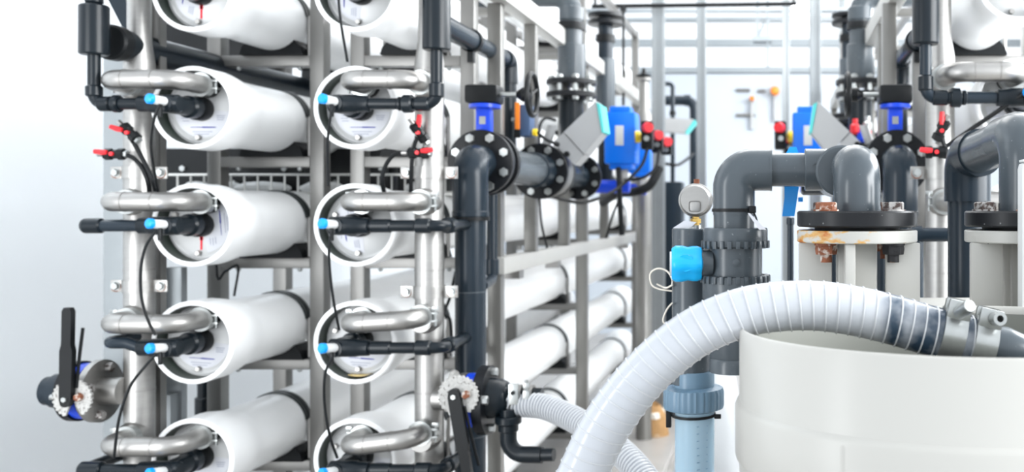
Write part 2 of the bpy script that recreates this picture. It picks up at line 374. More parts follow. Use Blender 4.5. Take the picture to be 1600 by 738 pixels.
rowname = ['topmost row', 'row cut by top edge', 'second row from top', 'third row from top', 'fourth row from top', 'row cut by bottom edge', 'lowest row']
BY = [3.28, 5.14, 7.1]
angs = [0, math.radians(100), 0, math.radians(-95), math.radians(4), math.radians(0), 0]
for cx, cn, px_ in ((XL, 'left column', 0.022), (XR, 'right column of left bank', 0.02)):
    for r, z in enumerate(ZR):
        a = angs[r]
        if cn != 'left column' and r == 3: a = math.radians(80)
        if cn != 'left column' and r == 1: a = math.radians(90)
        t = make_vessel((cx, 2.8, z), 'white pressure vessel in the '+cn+', '+rowname[r], [b-2.8 for b in BY], 4.72, px_, a, cn == 'left column' and r in (1, 3))
        if cn != 'left column' and r == 4:
            poly = [(0.1035*math.cos(math.radians(a)), 0.1035*math.sin(math.radians(a))) for a in range(-108, -66, 6)]
            part('residue', MB().prism(poly, 0.03, 'y', 0.022), 'amber', t, 'amber residue pooled in the rim')

# ------------------------------------------------------------------ steel racks
MX = lambda x: -0.57-x
def rack(x0, x1, label, rows=range(7)):
    t = thing('vessel_rack', label, 'steel rack', ((x0+x1)/2, 3.28, 0))
    h = 0.024
    for y in BY:
        for x in (x0, x1): part('post', MB().box(x-h, x+h, y-0.026, y+0.026, 0, 2.8, 0.004), 'beam', t)
        for r in rows:
            zt = ZR[r]-0.121
            b = part('beam', MB().box(x0+h, x1-h, y-0.026, y+0.026, zt-0.036, zt, 0.003), 'beam', t)
            if y == BY[0]:
                q = MB()
                for xx in (x0+0.07, x1-0.07): q.lathe([(0.008, 0), (0.008, 0.008), (0.004, 0.012)], (xx, y, zt-0.036), (0, 0, -1), 8)
                part('bolt', q, 'zinc', b)
    for x in (x0, x1):
        for z in (0.14, 2.77): part('rail', MB().box(x-0.02, x+0.02, BY[0]+0.026, BY[2]-0.026, z-0.02, z+0.02, 0.003), 'beam', t)
    return t
rack(-1.924, -1.573, 'brushed steel box section rack under the left vessel column')
rack(-1.435, -1.06, 'brushed steel box section rack under the right vessel column of the left bank')
rack(MX(-1.06), MX(-1.435), 'brushed steel rack at right edge behind the right stainless manifold', range(5))

# wall-side posts and panels behind the left manifold
t = thing('side_panel', 'pale grey steel side panel behind the left stainless manifold', 'panel', (-2.03, 3.02, 0))
part('sheet', MB().box(WX(161, 3.0), WX(240, 3.0), 3.0, 3.03, 0, WZ(75, 3.0), 0.004), 'alu', t)
part('edge_fold', MB().box(WX(161, 3.0), WX(161, 3.0)+0.012, 3.03, 3.10, 0, WZ(75, 3.0)), 'alu', t)
part('lower_sheet', MB().box(WX(240, 3.0), WX(284, 3.06), 3.06, 3.09, 0, WZ(418, 3.06), 0.004), 'alu', t)
part('slanted_strut', MB().prism([(WX(168, 3.05), WZ(-10, 3.05)), (WX(196, 3.05), WZ(-10, 3.05)), (WX(222, 3.05), WZ(52, 3.05)), (WX(222, 3.05), WZ(92, 3.05)), (WX(205, 3.05), WZ(92, 3.05)), (WX(203, 3.05), WZ(58, 3.05))], 0.03, 'y', 3.035), 'spvc', t)
part('foot', MB().box(WX(240, 3.0)-0.02, WX(240, 3.0)+0.04, 3.02, 3.07, 0, 0.9), 'alu', t)
bb = WX(251, 2.96)
t = thing('channel_post', 'narrow steel channel post right beside the left manifold', 'post', (bb, 2.96, 0))
part('web', MB().box(bb-0.022, bb+0.022, 2.94, 2.95, 0, 2.7, 0.002), 'beam', t)
for s_ in (-1, 1): part('lip', MB().box(bb+s_*0.022-0.003, bb+s_*0.022+0.003, 2.92, 2.95, 0, 2.7), 'beam', t)
t = thing('wall_side_post', 'steel post on the wall side behind the left vessel column', 'post', (WX(442, 4.1), 4.1, 0))
xx = WX(442, 4.1)
part('shaft', MB().box(xx-0.028, xx+0.028, 4.07, 4.13, 0.012, 2.75, 0.004), 'beam', t)
part('base_plate', MB().box(xx-0.08, xx+0.08, 4.02, 4.18, 0, 0.012), 'beam', t)

# dark pipes and ducts between the vessel rows
t = thing('header_pipe', 'black header pipe running back above the second row of vessels', 'pipe', (WX(255, 3.0), 2.75, WZ(86, 3.0)))
part('pipe', MB().cyl(0.046, (WX(255, 3.0), 2.76, WZ(86, 3.0)), (WX(255, 3.0), 7.4, WZ(86, 3.0)), 22), 'dpvc', t)
part('end_cap', MB().cyl(0.052, (WX(255, 3.0), 2.755, WZ(86, 3.0)), (WX(255, 3.0), 2.80, WZ(86, 3.0)), 22, 0.006), 'blk', t)
t = thing('duct', 'black cable duct across the gap between second and third vessel rows', 'duct', (-1.5, 3.6, 1.6))
part('duct_body', MB().box(-2.3, -1.45, 3.56, 3.68, 1.555, 1.715, 0.006), 'blk', t)
for k in range(4): part('cover_screw', hexbolt((-2.22+k*0.19, 3.56, 1.64-0.055*(k % 2)), (0, -1, 0), 0.012, 0.008), 'zinc', t)
t = thing('duct', 'short black duct behind the right column between second and third rows', 'duct', (-1.2, 3.6, 1.6))
part('duct_body', MB().box(-1.42, -1.24, 3.56, 3.68, 1.545, 1.665, 0.006), 'blk', t)
part('duct_lid', MB().box(-1.42, -1.24, 3.555, 3.685, 1.665, 1.675, 0.002), 'blk', t)
t = thing('duct', 'black duct across the gap above the second vessel row', 'duct', (-2.0, 3.9, 2.0))
part('duct_body', MB().box(-1.95, -1.5, 3.9, 4.02, 1.955, 2.06, 0.006), 'blk', t)
part('duct_lid', MB().box(-1.95, -1.5, 3.89, 4.03, 2.06, 2.075, 0.003), 'blk', t)
t = thing('duct', 'black duct box high behind the left manifold and post', 'duct', (-2.4, 3.9, 2.05))
part('duct_body', MB().box(-2.66, -2.12, 3.9, 4.02, 2.04, 2.27, 0.006), 'blk', t)
part('duct_lid', MB().box(-2.66, -2.12, 3.89, 4.03, 2.27, 2.285, 0.003), 'blk', t)
tr = thing('wire_tray', 'wire mesh tray across the rack below the second vessel row', 'wire tray', (-1.7, 3.5, 1.55))
mb = MB()
for k in range(23):
    x = -2.2+k*0.048; mb.tube([(x, 3.42, 1.548), (x, 3.42, 1.612)], 0.004, 5)
for z in (1.548, 1.612): mb.tube([(-2.21, 3.42, z), (-1.11, 3.42, z)], 0.0045, 6)
o = part('mesh', mb, 'wire', tr, kind='stuff')
part('tray_floor', MB().box(-2.21, -1.11, 3.42, 3.55, 1.538, 1.544), 'wire', tr)
for k, (x, w_) in enumerate(((-2.12, 0.05), (-2.02, 0.07), (-1.88, 0.10), (-1.66, 0.08), (-1.30, 0.06))): part('cable_bundle', MB().lathe([(0.006, -w_), (0.022, -w_*0.6), (0.026, 0), (0.02, w_*0.7), (0.006, w_)], (x, 3.48, 1.565), (1, 0.1, 0), 10), 'whitep', tr, 'white cable bundle')
t = thing('drain_pipe', 'black drain pipe with coupling low behind the left vessel column', 'pipe', (WX(322, 3.4), 3.4, 0))
xx = WX(322, 3.4)
part('pipe', MB().cyl(0.028, (xx, 3.4, 0), (xx, 3.4, WZ(585, 3.4)), 16), 'dpvc', t)
part('coupling', MB().cyl(0.036, (xx, 3.4, WZ(648, 3.4)), (xx, 3.4, WZ(620, 3.4)), 16, 0.004), 'dpvc', t)

# ------------------------------------------------------------------ stainless manifolds
def manifold(x, y, label, sidex, clamps):
    t = thing('manifold', label, 'manifold', (x, y, 0), 'stainless feed manifolds')
    part('pipe', MB().lathe([(0.041, 0.02), (0.0415, 1.925), (0.032, 1.99), (0.032, 2.75)], (x, y, 0), (0, 0, 1), 24), 'steel', t)
    part('foot_plate', MB().box(x-0.07, x+0.07, y-0.07, y+0.07, 0, 0.02, 0.003), 'steel', t)
    for z in (0.62, 0.95, 1.31, 1.66, 1.905): part('weld_ring', MB().ringdisc(0.0405, 0.0425, (x, y, z-0.003), (x, y, z+0.003), 24), 'steeld', t)
    for r in (1, 2, 3, 4, 5):
        z = ZR[r]+0.068
        part('branch', MB().lathe([(0.043, 0), (0.040, 0.03), (0.033, 0.062)], (x, y-0.012, z), (0, -1, 0), 18), 'steel', t)
    for z in clamps:
        c = part('pipe_clamp', MB().ringdisc(0.042, 0.0455, (x, y, z-0.018), (x, y, z+0.018), 24).box(x-0.085, x-0.042, y-0.004, y+0.002, z-0.018, z+0.018, 0.002).box(x+0.042, x+0.085, y-0.004, y+0.002, z-0.018, z+0.018, 0.002), 'steel', t)
        for s_ in (-1, 1):
            part('bolt', hexbolt((x+s_*0.067, y-0.004, z), (0, -1, 0), 0.0115, 0.012, 0.014), 'zinc', c, 'zinc bolt head')
            part('washer', MB().cyl(0.0155, (x+s_*0.067, y-0.0055, z-0.002), (x+s_*0.067, y-0.004, z-0.002), 14), 'rust', c, 'rusted washer')
    return t
ML, MLy = WX(218, 2.86), 2.86
MR, MRy = WX(671, 2.83), 2.83
MQ, MQy = MX(MR), 2.72
manifold(ML, MLy, 'vertical stainless manifold pipe beside the pale left wall', -1, (WZ(447, MLy), WZ(270, MLy)))
manifold(MR, MRy, 'vertical stainless manifold pipe in front of the right vessel column', 1, (WZ(456, MRy), WZ(270, MRy)))
manifold(MQ, MQy, 'vertical stainless manifold pipe at right edge with red taps', 1, (WZ(270, MQy),))

def feed_pipe(xp, zf, xm, ym, yplate, yrun, label, drop=0.0):
    t = thing('feed_pipe', label, 'pipe', (xp, yrun, zf), 'stainless feed connectors')
    path = fillet([(xp, yplate, zf), (xp, yrun, zf), (xm, yrun, zf+drop), (xm, ym-0.05, zf+drop)], 0.052, 8)
    part('pipe', MB().tube(path, 0.0275, 18), 'steel', t)
    sg = 1 if xm > xp else -1
    for xw in (xp+sg*0.06, xm-sg*0.06):
        part('weld_ring', MB().ringdisc(0.0265, 0.0287, (xw-0.002, yrun, zf+drop*(xw-xp)/(xm-xp)), (xw+0.002, yrun, zf+drop*(xw-xp)/(xm-xp)), 18), 'steeld', t)
    for (cx, cy, cz, s_) in ((xp, yplate-0.018, zf, -sg), (xm, ym-0.068, zf+drop, sg)):
        c = part('clamp', MB().ringdisc(0.027, 0.036, (cx, cy-0.011, cz), (cx, cy+0.011, cz), 22), 'zinc', t)
        e = MB()
        for dz in (0.011, -0.011): e.box(cx+s_*0.034-0.012, cx+s_*0.034+0.016, cy-0.009, cy+0.009, cz+dz-0.003, cz+dz+0.003, 0.001)
        e.tube([(cx+s_*0.042, cy, cz-0.026), (cx+s_*0.042, cy, cz+0.024)], 0.004, 8)
        e.box(cx+s_*0.042-0.010, cx+s_*0.042+0.010, cy-0.003, cy+0.003, cz+0.018, cz+0.030, 0.002)
        part('wing_nut', e, 'zinc', c)
    return t
rn2 = ['', 'cut by the top edge', 'at the second row', 'at the third row', 'at the fourth row', 'near the bottom edge']
for r in (1, 2, 3, 4, 5):
    z = ZR[r]+0.068
    feed_pipe(XL+0.022, z, ML+0.012, MLy, 2.83, 2.69, 'stainless bent feed pipe on the left column '+rn2[r])
    feed_pipe(XR+0.02, z, MR, MRy, 2.83, 2.69, 'stainless bent feed pipe on the right column '+rn2[r], 0.0 if r < 4 else (0.012 if r == 4 else 0.022))
for r in (1, 2, 3):
    feed_pipe(MX(XR+0.02), ZR[r]+0.068, MQ, MQy, 2.68, 2.54, 'stainless bent feed pipe on the right-edge rack '+rn2[r])

# ------------------------------------------------------------------ dark permeate pipes
def sample_port(t, x, y, z, ang=0.0, mx=1):
    o = part('sample_port', MB().lathe([(0.010, -0.006), (0.013, 0), (0.013, 0.028), (0.011, 0.032)], (x, y, z), (-0.5*mx, -1, 0.1), 12), 'whitep', t, 'white push-in sample fitting')
    part('blue_ring', MB().lathe([(0.0125, 0.031), (0.0145, 0.033), (0.0145, 0.044), (0.010, 0.048)], (x, y, z), (-0.5*mx, -1, 0.1), 12), 'sky', o, 'blue collar')
    part('lever', MB().box(x-0.005, x+0.005, y-0.022, y-0.014, z-0.045, z-0.010, 0.002), 'blk', o)
def permeate(xv, z, yface, yr, label, path, extras, sgn, group='dark permeate pipes', mx=1, m='dpvc'):
    t = thing('permeate_pipe', label, 'pipe', (xv, yr, z), group)
    part('socket', MB().lathe([(0.031, 0), (0.033, 0.01), (0.033, 0.035), (0.027, 0.042), (0.027, yface+0.015-yr)], (xv, yface+0.015, z), (0, -1, 0), 20), 'dpvc', t)
    part('tee', MB().lathe([(0.020, -0.028), (0.026, -0.022), (0.026, 0.05), (0.024, 0.055), (0.023, 0.085), (0.019, 0.088)], (xv, yr, z), (sgn, 0, 0), 20).lathe([(0.019, 0), (0.024, 0.022), (0.021, 0.028)], (xv, yr, z), (0, -1, 0), 16), 'dpvc', t)
    part('pipe', MB().tube(fillet(path, 0.03, 6), 0.0165, 14), m, t)
    for a, b, r_ in extras: part('coupling', MB().cyl(r_, a, b, 20, 0.004), 'dpvc', t)
    sample_port(t, xv-0.01*sgn*0, yr-0.026, z+0.004, 0, mx)
    return t
yr = 2.70
# left column
z = ZR[2]; xe = WX(147, yr)
permeate(XL, z, 2.80, yr, 'dark permeate pipe at far left that rises to a sleeve', [(XL, yr, z), (xe, yr, z), (xe, yr, 2.3)], [(V(xe+0.055, yr, z), V(xe+0.075, yr, z), 0.025), (V(xe, yr, z+0.02), V(xe, yr, z+0.052), 0.0215), (V(xe+0.015, yr, z), V(xe+0.05, yr, z), 0.0215), (V(xe, yr, WZ(86, yr)), V(xe, yr, WZ(8, yr)), 0.0375), (V(xe, yr, WZ(6, yr)), V(xe, yr, WZ(-14, yr)), 0.023)], -1)
z = ZR[3]; xe = WX(133, yr)
permeate(XL, z, 2.80, yr, 'dark permeate pipe reaching furthest left at the third row', [(XL, yr, z), (xe, yr, z), (xe, 2.99, z)], [(V(xe-0.002, yr, z), V(xe+0.05, yr, z), 0.0215), (V(xe, yr+0.0, z), V(xe, yr+0.06, z), 0.0215)], -1, m='spvc')
z = ZR[4]; xe = WX(165, yr)
permeate(XL, z, 2.80, yr, 'dark permeate pipe ending above the left lever valve', [(XL, yr, z), (xe+0.10, yr, z), (xe+0.06, yr, z+0.014), (xe, yr, z+0.014), (xe, 2.99, z+0.014)], [(V(xe+0.105, yr, z), V(xe+0.16, yr, z), 0.022)], -1, m='spvc')
z = ZR[5]; xe = WX(128, yr)
permeate(XL, z, 2.80, yr, 'dark permeate pipe at the bottom left corner', [(XL, yr, z), (xe, yr, z), (xe, 2.98, z)], [(V(xe-0.003, yr, z), V(xe+0.06, yr, z), 0.024)], -1)
z = ZR[1]; xe = WX(147, yr)-0.1
permeate(XL, z, 2.80, yr, 'dark permeate pipe of the left vessel cut by the top edge', [(XL, yr, z), (xe+0.22, yr, z), (xe+0.22, yr, 2.6)], [], -1)
# right column
z = ZR[2]; xe = WX(682, yr)
permeate(XR, z, 2.80, yr, 'dark permeate pipe of the right column rising to a thick sleeve', [(XR, yr, z), (xe, yr, z), (xe, yr, 2.4)], [(V(xe-0.11, yr, z), V(xe-0.095, yr, z), 0.020), (V(xe-0.095, yr, z), V(xe-0.065, yr, z), 0.026), (V(xe-0.06, yr, z), V(xe-0.018, yr, z), 0.0205), (V(xe, yr, z+0.018), V(xe, yr, z+0.06), 0.0205), (V(xe, yr, WZ(79, yr)), V(xe, yr, WZ(-30, yr)), 0.0385)], 1)
RX, RY = WX(735, 2.95), 2.95
for r, l_ in ((3, 'third row'), (4, 'fourth row'), (5, 'bottom edge')):
    z = ZR[r]
    permeate(XR, z, 2.80, yr, 'dark permeate pipe joining the tall slate riser at the '+l_, [(XR, yr, z), (RX, yr, z), (RX, RY-0.04, z)], [(V(RX-0.075, yr, z), V(RX-0.03, yr, z), 0.0215), (V(RX, yr+0.04, z), V(RX, yr+0.08, z), 0.023), (V(XR+0.09, yr, z), V(XR+0.15, yr, z), 0.0195)], 1)
z = ZR[1]
permeate(XR, z, 2.80, yr, 'dark permeate pipe of the right column cut by the top edge', [(XR, yr, z), (XR+0.16, yr, z), (XR+0.16, yr, 2.6)], [], 1)
# right-edge rack
yq = 2.55; z = ZR[2]; xe = MX(WX(682, yr)); xv = MX(XR)
permeate(xv, z, 2.65, yq, 'dark permeate pipe at right edge rising to a thick sleeve', [(xv, yq, z), (xe, yq, z), (xe, yq, 2.4)], [(V(xe+0.11, yq, z), V(xe+0.095, yq, z), 0.020), (V(xe+0.095, yq, z), V(xe+0.065, yq, z), 0.026), (V(xe+0.06, yq, z), V(xe+0.018, yq, z), 0.0205), (V(xe, yq, z+0.018), V(xe, yq, z+0.06), 0.0205), (V(xe, yq, WZ(70, yq)), V(xe, yq, WZ(-30, yq)), 0.0365)], -1, mx=1, m='spvc')
for r in (1, 2, 3):
    make_vessel((xv, 2.65, ZR[r]), 'white pressure vessel of the right-edge rack, '+rowname[r], [b-2.65 for b in BY], 4.85, -0.02, angs[r]*-1)

# sampling tubes hanging from the blue and white fittings
def tubing(label, pts, r=0.0038, m='blk', name='sample_tube', cat='tube', group='thin black sample tubes'):
    return single(name, MB().tube(spline(pts, 6), r, 8), m, label, cat, group)
yt = 2.62
tubing('black sample tube hanging from the upper left fitting to the valves', [W(251, 163, yt), W(241, 185, yt), W(236, 225, 2.66), W(240, 262, 2.7), W(247, 300, 2.74)])
tubing('black sample tube curving down the left manifold to the fourth row', [W(243, 362, yt), W(228, 385, yt-0.02), W(220, 420, yt-0.02), W(221, 465, yt-0.01), W(231, 500, yt), W(243, 524, 2.63)])
tubing('black sample tube curving from fourth row fitting to the bottom left', [W(243, 555, yt), W(225, 575, yt-0.02), W(203, 605, yt-0.01), W(186, 655, yt), W(178, 716, 2.64)])
tubing('black sample tube entering from above in front of the right column', [W(527, -30, 2.6), W(532, 30, 2.6), W(543, 97, 2.62)])
tubing('black sample tube hanging from the second row fitting of right column', [W(522, 166, yt), W(516, 185, yt-0.02), W(512, 225, yt-0.01), W(513, 290, 2.64)])
tubing('black sample tube hanging from the third row fitting of right column', [W(519, 361, yt), W(514, 385, yt-0.02), W(516, 430, yt-0.01), W(522, 475, yt), W(530, 516, 2.65)])
tubing('black sample tube hanging from the fourth row fitting of right column', [W(519, 559, yt), W(508, 585, yt-0.02), W(507, 630, yt-0.01), W(515, 680, yt), W(527, 716, 2.65)])

# small red-handled ball valves with black hoses
def tap(label, p, d, hd, hose):
    p = Vector(p); d = Vector(d).normalized(); t = thing('ball_valve', label, 'valve', p, 'small red handled ball valves')
    part('stub', MB().cyl(0.007, p-d*0.05, p, 10), 'steel', t)
    part('body', MB().lathe([(0.010, -0.034), (0.017, -0.028), (0.017, -0.010), (0.013, -0.006), (0.013, 0.008), (0.017, 0.010), (0.017, 0.026), (0.009, 0.03)], p, d, 8), 'blk', t)
    part('nut', MB().lathe([(0.011, 0.024), (0.011, 0.036)], p, d, 6), 'zinc', t)
    hd = Vector(hd).normalized(); up = d.cross(hd).normalized()
    n_ = MB(); q = p+hd.cross(d).normalized()*0
    n_.tube([p+V(0, -0.018, 0.004)+hd*0.012, p+V(0, -0.018, 0.004)+hd*0.026, p+V(0, -0.02, 0.006)+hd*0.046], [0.006, 0.008, 0.0065], 8)
    n_.cyl(0.006, p, p+V(0, -0.02, 0), 8)
    part('handle', n_, 'red', t, 'red lever handle')
    part('hose', MB().tube(spline(hose, 6), 0.0062, 8), 'blk', t, 'black flexible tube')
ym = 2.76
tap('upper red handled ball valve beside the left manifold', W(204, 208, ym), (1, -0.1, -0.9), (-1.0, 0, 0.25), [W(203, 213, ym), W(214, 232, ym), W(226, 255, ym), W(238, 280, ym), W(244, 302, ym+0.02)])
tap('lower red handled ball valve pointing at the pale left wall', W(180, 241, ym), (1, 0, 0.0), (-1, 0, 0.02), [W(192, 241, ym), W(208, 247, ym), W(222, 262, ym), W(231, 284, ym), W(234, 303, ym+0.02)])
tap('upper red handled ball valve on the right stainless manifold', W(656, 208, ym), (0.5, 0.6, -1.0), (0.1, 0.1, 1), [W(652, 214, ym), W(646, 232, ym), W(643, 262, ym), W(642, 300, ym+0.02)])
tap('lower red handled ball valve facing right on the right manifold', W(655, 239, ym), (1, 0, 0.0), (1, 0, 0.05), [W(648, 239, ym), W(620, 240, ym), W(604, 256, ym), W(597, 280, ym), W(601, 304, ym+0.02)])
yk = MQy-0.1
tap('upper red handled ball valve on the right-edge manifold', W(1470, 205, yk), (-0.4, 0.4, -1), (0, 0, 1), [W(1470, 208, yk), W(1474, 222, yk), W(1478, 236, yk), W(1476, 246, yk+0.02)])
tap('lower red handled ball valve on the right-edge manifold beside long tube', W(1462, 238, yk), (-1, 0.1, 0), (-1, 0, 0.0), [W(1466, 238, yk), W(1500, 214, yk), W(1550, 180, yk-0.05), W(1600, 146, yk-0.1), W(1640, 120, yk-0.12)])
# sagging cables behind
tubing('black cable sagging behind the third row of the left column', [W(352, 60, 3.32), W(340, 200, 3.5), W(338, 417, 3.2), W(352, 424, 3.2), W(372, 416, 3.22), W(366, 462, 3.3)], 0.004, 'blk', 'cable', 'cable', 'thin black cables')
tubing('pair of looped black cables behind the right stainless manifold', [W(712, 425, 3.1), W(703, 465, 3.1), W(694, 490, 3.05), W(703, 500, 3.05), W(706, 540, 3.05)], 0.005, 'blk', 'cable', 'cable', 'thin black cables')

# ------------------------------------------------------------------ lever butterfly valves
def bolt_ring(t, c, axis, rb, n, r, h, m='zinc', ph=None, rw=0):
    a = Vector(axis).normalized(); u = a.orthogonal().normalized(); v = a.cross(u); ph = PI/n if ph is None else ph
    for k in range(n):
        th = ph+2*PI*k/n
        part('bolt', hexbolt(Vector(c)+(u*math.cos(th)+v*math.sin(th))*rb, a, r, h, rw), m, t)
def notch_plate(c, r, y, a0, a1):
    # toothed sector facing the camera (normal along y)
    n = 48; vs = []; fs = []
    for i in range(n+1):
        a = a0+(a1-a0)*i/n; rr = r*(1.0 if i % 2 else 0.92)
        for q in (rr, r*0.2):
            for yy_ in (y, y+0.008): vs.append((c[0]+q*math.cos(a), yy_, c[1]+q*math.sin(a)))
    for i in range(n):
        k = i*4; fs += [(k, k+4, k+6, k+2), (k+1, k+3, k+7, k+5), (k, k+1, k+5, k+4), (k+2, k+6, k+7, k+3)]
    fs += [(0, 2, 3, 1), (4*n, 4*n+1, 4*n+3, 4*n+2)]
    return MB().add(vs, fs)
def lever_valve(label, c, rr, piv, lever_dir, lever_len, lever_lean, pr):
    # flow along x; piv = lever pivot in front of the toothed plate
    x, y, z = c
    t = thing('butterfly_valve', label, 'valve', (x, y, z-0.11), 'lever butterfly valves')
    part('body', MB().ringdisc(0.05, rr, (x-0.014, y, z), (x+0.014, y, z), 30).cyl(0.018, (x, y-rr*0.9, z), (piv[0]+0.012, piv[1]+0.03, piv[2]), 14), 'blue', t, 'blue valve ring')
    part('disc', MB().cyl(0.05, (x-0.004, y, z), (x+0.004, y, z), 24), 'steel', t)
    part('notch_plate', notch_plate((piv[0]+0.006, piv[2]), pr, piv[1]+0.012, math.radians(-60), math.radians(250)), 'pitted', t, 'pitted pale toothed plate')
    L = lever_len; d = V(lever_lean, 0, lever_dir).normalized(); p = V(*piv); n = V(d.z, 0, -d.x)
    pts = [(-0.018, 0.012), (-0.022, 0.004), (-0.022, -0.004), (-0.018, -0.012), (0.0, -0.017), (L*0.55, -0.018), (L*0.62, -0.0135), (L, -0.0135), (L+0.010, -0.008), (L+0.010, 0.008), (L, 0.0135), (L*0.62, 0.0135), (L*0.55, 0.018), (0.0, 0.017)]
    poly = [((p+d*a+n*b).x, (p+d*a+n*b).z) for a, b in pts]
    lv = part('lever', MB().prism(poly, 0.018, 'y', piv[1]-0.008), 'blk', t, 'long black lever')
    part('pivot_bolt', hexbolt((p.x, piv[1]-0.008, p.z), (0, -1, 0), 0.008, 0.006), 'zinc', lv)
    part('trigger', MB().tube([p+d*0.03+V(0.020, 0.010, 0), p+d*0.12+V(0.024, 0.014, 0), p+d*L*0.8+V(0.028, 0.02, 0)], 0.0045, 6), 'blk', lv)
    part('rust_bolt', hexbolt((p.x+0.030, piv[1]+0.012, p.z+0.004), (0, -1, 0), 0.012, 0.014), 'rust', t, 'rusty bolt')
    return t
# left one
vy = 2.82; vz = WZ(611, vy); vx = WX(138, vy)
lever_valve('left butterfly valve with blue ring and upright black lever', (vx, vy, vz), 0.082, (WX(104, 2.71), 2.71, WZ(624, 2.71)), 1, 0.25, 0.02, 0.058)
t = thing('stainless_flange', 'stainless pipe flange between left lever valve and manifold', 'flange', (vx+0.05, vy, vz))
part('plate', MB().ringdisc(0.03, 0.092, (vx+0.026, vy, vz), (vx+0.044, vy, vz), 34), 'steel', t)
part('neck', MB().lathe([(0.040, 0), (0.040, ML-vx-0.06)], (vx+0.04, vy, vz), (1, 0.4*0, 0), 20), 'steel', t)
bolt_ring(t, (vx+0.044, vy, vz), (1, 0, 0), 0.07, 4, 0.014, 0.016, 'oxid', 0.5)
t = thing('black_flange', 'black flange on the wall side of the left lever valve', 'flange', (vx-0.04, vy, vz))
part('plate', MB().ringdisc(0.03, 0.088, (vx-0.040, vy, vz), (vx-0.016, vy, vz), 34), 'flplain', t)
part('hub', MB().lathe([(0.055, 0), (0.05, 0.05), (0.042, 0.055), (0.042, 0.075)], (vx-0.046, vy, vz), (-1, 0, 0), 24), 'spvc', t)
for k in range(3):
    a = 1.1+2.1*k; part('tie_bolt', MB().cyl(0.008, (vx-0.055, vy+0.074*math.cos(a), vz+0.074*math.sin(a)), (vx+0.02, vy+0.074*math.cos(a), vz+0.074*math.sin(a)), 8), 'zinc', t)
# right one in front of the slate riser
wz = WZ(632, 2.72); wx = WX(735, 2.72); wy = 2.78
lever_valve('right butterfly valve with blue ring and hanging black lever', (wx-0.01, wy, wz), 0.078, (WX(710, 2.66), 2.66, WZ(620, 2.66)), -1, 0.25, 0.17, 0.058)
t_ = bpy.data.objects['butterfly_valve.001']
part('index_disc', MB().lathe([(0.038, 0), (0.040, 0.004), (0.038, 0.012)], (WX(706, 2.8), 2.8, WZ(600, 2.8)), (1, 0, 0), 26), 'pitted', t_, 'pale pitted disc')
t = thing('stainless_flange', 'stainless flange joining right manifold to the lever valve', 'flange', (wx-0.06, wy, wz))
part('plate', MB().ringdisc(0.03, 0.078, (wx-0.045, wy, wz), (wx-0.028, wy, wz), 30), 'steel', t)
part('neck', MB().cyl(0.034, (MR+0.03, wy+0.02, wz), (wx-0.04, wy+0.01, wz), 18), 'steel', t)
bolt_ring(t, (wx-0.045, wy, wz), (-1, 0, 0), 0.062, 4, 0.012, 0.014, 'zinc', 0.4)
t = thing('hose_flange', 'black flanged hose connector right of the hanging lever valve', 'flange', (wx+0.06, wy, wz))
part('flange', MB().ringdisc(0.03, 0.1, (wx+0.012, wy, wz), (wx+0.04, wy, wz), 34), 'flplain', t)
bolt_ring(t, (wx+0.04, wy, wz), (1, 0, 0), 0.08, 4, 0.013, 0.016, 'zinc', 0.6)
part('spigot', MB().lathe([(0.06, 0), (0.056, 0.03), (0.05, 0.045), (0.046, 0.05), (0.030, 0.06), (0.030, 0.15)], (wx+0.04, wy, wz+0.005), (1, 0, 0), 24), 'dpvc', t)
part('drop_elbow', MB().tube(fillet([(wx+0.10, wy-0.03, wz-0.02), (wx+0.10, wy-0.03, wz-0.15), (wx+0.2, wy-0.04, wz-0.15)], 0.045, 8), [0.024]*20 if 0 else 0.024, 16), 'dpvc', t)
part('union_nut', MB().cyl(0.038, (wx+0.10, wy-0.03, wz-0.062), (wx+0.10, wy-0.03, wz-0.04), 14, 0.003), 'dpvc', t)
part('drop_nut', MB().cyl(0.029, (wx+0.10, wy-0.03, wz-0.085), (wx+0.10, wy-0.03, wz-0.062), 14, 0.003), 'dpvc', t)
part('spout', MB().cyl(0.019, (wx+0.19, wy-0.04, wz-0.15), (wx+0.235, wy-0.045, wz-0.148), 14), 'dpvc', t)

